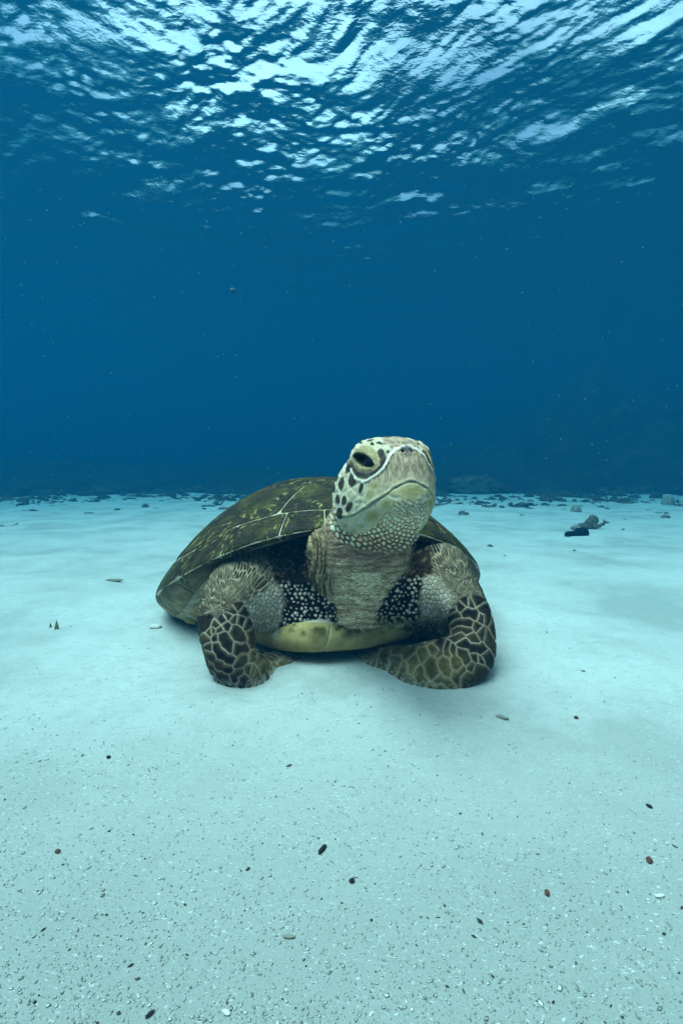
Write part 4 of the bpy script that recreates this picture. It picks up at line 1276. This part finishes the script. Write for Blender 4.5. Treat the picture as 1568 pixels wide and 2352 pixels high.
# rubble strewn over the far sand: px, py, width in px, kind, label
G_L, G_R = 'coral rubble on the far sand left of the turtle', 'coral rubble on the far sand right of the turtle'
RUB = [
    (505, 1160, 46, 'b', 'upright branching coral fragment on the sand beside the left slope of the shell', G_L),
    (478, 1163, 34, 'f', 'flat dark coral fragment just left of the upright branching one', G_L),
    (520, 1170, 44, 'f', 'long flat coral fragment lying nearest the left slope of the shell', G_L),
    (392, 1140, 24, 'l', 'small coral lump halfway between shell and left edge at the sand line', G_L),
    (425, 1137, 34, 'b', 'thin forked coral piece left of the low dark mound', G_L),
    (300, 1146, 26, 'f', 'small flat dark coral chip on far sand left of the rounded lump', G_L),
    (244, 1144, 22, 'l', None, G_L), (326, 1142, 18, 'f', None, G_L), (372, 1150, 14, 'f', None, G_L), (455, 1150, 16, 'l', None, G_L),
    (190, 1139, 20, 'l', None, G_L), (58, 1146, 26, 'f', None, G_L), (100, 1141, 20, 'l', None, G_L), (445, 1143, 14, 'f', None, G_L), (590, 1132, 40, 'l', 'dark coral lump touching the outline of the shell near its top', G_L),
    (20, 1208, 30, 's', 'thin reddish stick of coral on the sand at the left edge', None),
    (1008, 1160, 34, 'f', 'long flat coral fragment on the sand right beside the turtle jaw', G_R),
    (1012, 1149, 30, 'b', 'jagged dark coral bit behind the flat fragment near the turtle jaw', G_R),
    (1064, 1182, 24, 'l', 'small lone coral chunk on bright sand just right of the turtle head', G_R),
    (1124, 1164, 36, 'b', 'coral fragment with one raised spike below the broad coral head', G_R),
    (1151, 1166, 16, 'l', 'small coral pebble right of the fragment with a raised spike', G_R),
    (1197, 1184, 14, 'b', 'tiny upright coral stub standing alone on bright sand', G_R),
    (1178, 1143, 30, 'b', 'low forked coral piece below the right side of the broad coral head', G_R),
    (1216, 1141, 26, 'l', 'dark pointed coral lump under the low coral mound', G_R),
    (1266, 1153, 46, 'b', 'long low spread of coral branches in the middle of the right rubble', G_R),
    (1250, 1161, 18, 'l', 'small dark coral nub in front of the long low spread of branches', G_R),
    (1321, 1175, 28, 'd', 'grey dome shaped stone standing behind the coral clump', None),
    (1344, 1143, 70, 'f', 'wide flat dark coral slab at the far sand edge above the dome stone', G_R),
    (1388, 1149, 34, 'b', 'forked coral piece right of the wide flat slab', G_R),
    (1422, 1139, 40, 'l', 'dark coral lump halfway from the coral clump to the right edge', G_R),
    (1455, 1144, 26, 'l', None, G_R), (1436, 1156, 30, 'f', None, G_R), (1508, 1144, 36, 'l', 'pointed dark coral lump near the right edge', G_R),
    (1532, 1158, 34, 'd', 'rounded grey stone near the right edge of the far sand', None),
    (1560, 1162, 34, 'b', 'dark branching coral piece cut by the right edge', G_R),
    (1543, 1132, 36, 'l', None, G_R), (1487, 1172, 12, 'f', None, G_R), (1511, 1178, 16, 'f', None, G_R), (1529, 1180, 12, 'l', None, G_R),
    (1430, 1217, 9, 'l', 'tiny dark pebble on bright sand right of the coral clump', None),
    (1434, 1193, 10, 'f', None, G_R), (1318, 1266, 9, 'l', 'small dark pebble on bright sand below the sea cucumber', None),
    (1125, 1256, 16, 'l', 'small grey coral bit on bright sand right of the shell', None),
    (1158, 1278, 6, 'l', None, G_R), (1293, 1170, 12, 'f', None, G_R), (1240, 1146, 30, 'f', None, G_R), (1060, 1141, 26, 'f', None, G_R), (1380, 1133, 40, 'l', None, G_R), (1090, 1146, 18, 'f', None, G_R),
]
r = np.random.default_rng(5)
for i in range(26):     # thinning outwards beyond those
    left = i % 2 == 0
    RUB.append((r.uniform(10, 520) if left else r.uniform(1010, 1560), r.uniform(1124, 1148) if i < 20 else r.uniform(1150, 1190), r.uniform(8, 26), 'flb'[i % 3], None, G_L if left else G_R))
MARKS = [(505, 1160, 'upright branching coral'), (520, 1172, 'long flat fragment by the shell'), (430, 1128, 'low dark mound behind the shell'), (345, 1132, 'rounded lump at the sand edge'),
         (150, 1134, 'dim wide mound at far left'), (30, 1140, 'dark lump at the left border'), (262, 1336, 'dark scrap on bright sand'), (590, 1132, 'dark lump by the shell top'), (20, 1208, 'reddish coral stick'),
         (1108, 1134, 'broad brown coral mound'), (1238, 1130, 'low mound right of centre'), (1321, 1175, 'grey dome stone'), (1344, 1143, 'wide flat slab'), (1388, 1149, 'forked piece past the slab'),
         (1532, 1158, 'grey stone near the right edge'), (1508, 1144, 'pointed lump near the right edge'), (1266, 1153, 'long spread of branches'), (1064, 1182, 'lone chunk by the turtle head'), (1357, 1200, 'coral clump'),
         (1430, 1217, 'tiny pebble right of the clump'), (1008, 1160, 'flat fragment by the jaw'), (1455, 1124, 'long ridge at far right')]
SAID = {}
def bit_label(x, y, w, kind, grp):
    '''Say which bit of rubble: its look, and where it lies from the nearest bigger piece.'''
    for m_ in sorted(MARKS, key=lambda q: (q[0] - x) ** 2 + 9 * (q[1] - y) ** 2):
        if (m_[0] < 760) != (grp == G_L): continue
        dx, dy = x - m_[0], y - m_[1]
        where = ('right of' if dx > 0 else 'left of') if abs(dx) > 3 * abs(dy) else ('in front of' if dy > 0 else 'behind')
        if abs(dx) > 60: where = 'well ' + where if where.endswith('of') and not where.startswith('in') else where
        look = ('tiny ' if w < 13 else 'small ' if w < 22 else 'larger ') + {'f': 'flat dark coral chip', 'l': 'dark coral nub', 'b': 'forked coral bit'}[kind]
        lab = '%s %s the %s' % (look, where, m_[2])
        if lab not in SAID:
            SAID[lab] = 1
            return lab
    return lab
for i, (x, y, w, kind, lab, grp) in enumerate(RUB):
    c = on_sand(x, y); s = c[1] / FOC; W = w * s
    near = y > 1150
    mt = M_DEAD if near else M_CORAL
    if kind == 'b': o = branches('coral_fragment', c, W * .62, mt, 100 + i, 4, 1.3, .10, .25, i)
    elif kind == 'f': o = lump('coral_fragment', c, (W * .5, W * .25, W * .11), mt, 100 + i, 3, .40, 2.6, .3, (i * .7) % .6 - .3)
    elif kind == 'd': o = lump('stone', c, (W * .45, W * .4, W * .62), M_PALE if near else M_DEAD, 100 + i, 4, .12, 2.5, .05, i)
    elif kind == 's': o = branches('coral_stick', c, W * .8, M_DEAD, 100 + i, 2, 1.6, .035, .8, .2)
    else: o = lump('coral_fragment', c, (W * .5, W * .36, W * .34), mt, 100 + i, 3, .40, 2.8, .3, i)
    if lab is None:
        tag(o, bit_label(x, y, w, kind, grp), 'coral rubble', grp)
    else:
        tag(o, lab, 'stone' if kind == 'd' else 'coral rubble', grp)

def rubble_field():
    r = np.random.default_rng(61); n = 6000
    Y = r.uniform(4.6, 9.5, n); X = r.uniform(-1, 1, n) * Y * .85
    p = VN.fbm(X * .8, Y * 1.1, 7.0, 4)
    ok = r.random(n) < ss(.50, .66, p + .10 * ss(5.5, 8.5, Y) + .05 * ss(0, 4, X)) * ss(4.4, 7.5, Y)
    X, Y = X[ok], Y[ok]; k = len(X)
    S = .016 * np.exp(r.normal(size=k) * .6) * (1 + .6 * ss(6, 9, Y))
    d = np.array([(1, 0, 0), (.3, .9, 0), (-.8, .5, 0), (-.7, -.7, 0), (.4, -.9, 0), (.3, .1, 1), (-.4, -.1, .8), (0, 0, -.4)], float)
    T = np.array([(0, 1, 5), (1, 2, 6), (1, 6, 5), (2, 3, 6), (3, 4, 6), (4, 5, 6), (4, 0, 5), (1, 0, 7), (2, 1, 7), (3, 2, 7), (4, 3, 7), (0, 4, 7)])
    J = d[None] * r.uniform(.5, 1.5, (k, 8, 3)) * np.stack([S * r.uniform(.8, 2.6, k), S, S * r.uniform(.4, 1.3, k)], 1)[:, None]
    a = r.uniform(-.6, .6, k); ca, sa = np.cos(a)[:, None], np.sin(a)[:, None]
    V = np.stack([J[..., 0] * ca - J[..., 1] * sa, J[..., 0] * sa + J[..., 1] * ca, J[..., 2]], -1) + np.stack([X, Y, sand_z(X, Y)], 1)[:, None]
    F = ((np.arange(k) * 8)[:, None, None] + T[None]).reshape(-1, 3)
    tag(mesh_obj('coral_rubble', V.reshape(-1, 3), F, M_CORAL, smooth=False), kind='stuff')
rubble_field()

# ------------------------------------------------------------------ small things on the near sand
def flake(name, px_, py_, Lpx, Wpx, colour, lab, cat, rz=0.0, lift=.35, tilt=.25, seed=0):
    c = on_sand(px_, py_); s = np.linalg.norm(c - (0, 0, CAM_H)) / FOC
    m = Mat(name); m.set(Base_Color=m.mix(m.noise(m.coord(), 300, 3), tuple(v * .6 for v in colour), tuple(min(.9, v * 1.35) for v in colour)), Roughness=.8, Specular_IOR_Level=.05)
    o = lump(name, c + np.array((0, 0, Wpx * s * lift * .45 + .001)), (Lpx * s / 2, Wpx * s / 2, Wpx * s * lift), m.m, 300 + seed, 3, .28, 1.8, .9, rz)
    o.rotation_euler = (tilt, 0, rz)
    tag(o, lab, cat)
    return o
DARK, BRN, GRY, PAL = (.02, .018, .016), (.10, .045, .03), (.20, .19, .15), (.55, .53, .46)
for i, a in enumerate([
        ('twig', 740, 1957, 23, 8, DARK, 'short black twig lying on the sand below the turtle at picture centre', 'twig', 1.0),
        ('seed', 1255, 2061, 11, 8, BRN, 'small reddish brown seed lying alone on the lower right sand', 'seed', 1.2),
        ('coral_rod', 664, 2155, 22, 6, GRY, 'small grey rod shaped coral piece on the sand at lower centre', 'coral bit', -.1),
        ('pebble', 1490, 1855, 10, 6, DARK, 'small black pebble on the sand near the right edge', 'pebble', -.9),
        ('pebble', 1322, 1653, 8, 7, BRN, 'tiny brown pebble on the sand right of the turtle flipper', 'pebble', .3),
        ('shell_piece', 1152, 1652, 24, 8, GRY, 'curved grey shell piece on the sand below the right flipper', 'shell', -.5),
        ('stone', 358, 1444, 24, 13, PAL, 'pale rounded stone on the sand left of the shell tip', 'stone', .2),
        ('leaf_scrap', 262, 1336, 40, 9, GRY, 'dark flat scrap on bright sand left of the shell', 'scrap', -.15),
        ('pebble', 1490, 1985, 12, 9, BRN, 'brown pebble on the sand low at the right edge', 'pebble', .9),
        ('shell_chip', 1515, 2062, 15, 6, PAL, 'white shell chip on the sand low at the right edge', 'shell', .15),
        ('pebble', 808, 2027, 10, 8, DARK, 'small dark pebble on the sand just right below the black twig', 'pebble', .4),
        ('twig', 345, 2338, 14, 5, DARK, 'tiny dark twig at the bottom edge of the sand', 'twig', .8),
        ('pebble', 133, 1960, 9, 7, BRN, 'small brown pebble on the lower left sand', 'pebble', .2),
        ('shell_chip', 520, 2335, 14, 6, PAL, 'pale shell chip on the sand at the bottom edge', 'shell', -.4),
        ('pebble', 250, 1745, 8, 6, DARK, 'small dark pebble on the sand below the left flipper', 'pebble', .4)]):
    flake(*a, seed=i)
def turret(px_, py_, hpx, lab):
    c = on_sand(px_, py_); s = np.linalg.norm(c - (0, 0, CAM_H)) / FOC; h = hpx * s
    th = np.linspace(0, 2 * math.pi, 14, endpoint=False); V = []
    zs = np.linspace(0, 1, 26)
    for z in zs:
        R = h * .20 * (1 - z) ** .9 * (1 + .16 * abs(math.sin(z * 6.5 * math.pi))) + h * .004
        for t in th: V.append((R * math.cos(t), R * math.sin(t), h * z - .05 * h))
    m = Mat('turret_shell'); m.set(Base_Color=m.mix(m.ramp(m.noise(m.coord(), 180, 3), [(.4, 0), (.6, 1)]), (.08, .07, .04), (.34, .30, .20)), Roughness=.7, Specular_IOR_Level=.05)
    o = mesh_obj('turret_shell', V, [tuple(f) for f in grid_faces(26, 14, True)[:, ::-1]], m.m)
    o.location = tuple(c); o.rotation_euler = (.12, .1, 0)
    tag(o, lab, 'shell')
turret(131, 1446, 20, 'taller of two pointed shells sticking up from the sand at left')
turret(117, 1442, 11, 'shorter of two pointed shells sticking up from the sand at left')

# chips of shell and grit over the near sand, uncountable
def hash_sheet(name, n, seed, size, cols, dens):
    r = np.random.default_rng(seed)
    u = r.random(n * 3)
    Y = .28 + (3.4 - .28) * u ** 1.9; X = r.uniform(-1, 1, n * 3) * (.10 + Y * .80)
    d = dens(X, Y); keep_ = r.random(n * 3) < d
    X, Y = X[keep_][:n], Y[keep_][:n]; k = len(X)
    Z = sand_z(X, Y)
    L = size * np.exp(r.normal(size=k) * .5); W = L * r.uniform(.22, .7, k)
    th = .35 + r.normal(size=k) * .9; ti = r.normal(size=k) * .16; tj = r.normal(size=k) * .22
    ax = np.stack([np.cos(th), np.sin(th), ti], 1) * L[:, None]; bx = np.stack([-np.sin(th), np.cos(th), tj], 1) * W[:, None]
    c = np.stack([X, Y, Z + .0006 + .15 * W], 1); up = np.array((0, 0, 1)) * (W * .14)[:, None]
    V = np.stack([c - ax, c - ax * .2 - bx, c + ax, c + ax * .1 + bx, c + up, c - up * .8], 1).reshape(-1, 3)
    o_ = (np.arange(k) * 6)[:, None]
    T = np.array([(0, 1, 4), (1, 2, 4), (2, 3, 4), (3, 0, 4), (1, 0, 5), (2, 1, 5), (3, 2, 5), (0, 3, 5)])
    F = (o_[:, :, None] + T[None]).reshape(-1, 3)
    m = Mat(name); a = m.attr('tint'); m.set(Base_Color=a.outputs['Color'], Roughness=.8, Specular_IOR_Level=.08)
    ob = mesh_obj(name, V, F, m.m, smooth=False)
    cols = np.array(cols); cc = cols[r.integers(0, len(cols), k)] * r.uniform(.7, 1.2, (k, 1))
    set_attr(ob.data, 'tint', np.clip(np.repeat(cc, 6, 0), 0, .85), 'FLOAT_COLOR')
    tag(ob, kind='stuff')
patchy = lambda X, Y: np.clip(.25 + 1.6 * (VN.fbm(X * 3.2, Y * 3.2, 8.0, 4) - .35) + .6 * ss(.75, .35, Y), .05, 1)
hash_sheet('shell_grit', 38000, 81, .00068, [(.56, .57, .53), (.42, .43, .40), (.32, .32, .29), (.47, .48, .45), (.22, .22, .19)], patchy)
hash_sheet('dark_grit', 1500, 82, .0009, [(.03, .026, .022), (.09, .06, .04), (.05, .045, .035)], patchy)

# motes drifting in the water
def motes():
    r = np.random.default_rng(90); n = 420
    Y = r.uniform(.5, 7, n); X = r.uniform(-1, 1, n) * Y * .8; Z = CAM_H + r.uniform(-.25, 1.0, n) * Y * .6
    ok = (Z > .1) & (Z < SURF_Z - .3) & ~((np.abs(X) < .55) & (Y > .55) & (Y < 1.9) & (Z < .5)); X, Y, Z = X[ok], Y[ok], Z[ok]
    R = Y * r.uniform(.0004, .0011, len(X))
    d = np.array([(1, 0, 0), (-1, 0, 0), (0, 1, 0), (0, -1, 0), (0, 0, 1), (0, 0, -1)], float)
    V = (np.stack([X, Y, Z], 1)[:, None] + d[None] * (R[:, None] * r.uniform(.5, 1.4, (len(X), 6)))[:, :, None]).reshape(-1, 3)
    T = np.array([(0, 2, 4), (2, 1, 4), (1, 3, 4), (3, 0, 4), (2, 0, 5), (1, 2, 5), (3, 1, 5), (0, 3, 5)])
    F = ((np.arange(len(X)) * 6)[:, None, None] + T[None]).reshape(-1, 3)
    m = Mat('mote'); m.set(Base_Color=(.6, .58, .5), Roughness=.9)
    tag(mesh_obj('drifting_motes', V, F, m.m), kind='stuff')
motes()
# a dim round jelly far off in the open water
def jelly():
    p = at(535, 670, 5.2); R = 8.5 * 5.2 / FOC
    m = Mat('jelly'); m.set(Base_Color=(.03, .03, .035), Roughness=.6)
    th = np.linspace(0, 2 * math.pi, 24, endpoint=False); prof = [(0.05, 1.0), (.45, .9), (.8, .55), (1.0, .05), (.92, -.22), (.6, -.1), (.2, .05), (.1, -.7), (.02, -1.0)]
    V = [(R * a * math.cos(t) * (1 + .06 * math.cos(8 * t) * (b < 0)), R * a * math.sin(t), R * b) for a, b in prof for t in th]
    o = mesh_obj('jellyfish', V, [tuple(f) for f in grid_faces(len(prof), 24, True)], m.m)
    o.modifiers.new('round', 'SUBSURF').render_levels = 2
    o.location = tuple(p)
    tag(o, 'small dim round blob drifting in open blue water high above the shell', 'jellyfish')
jelly()
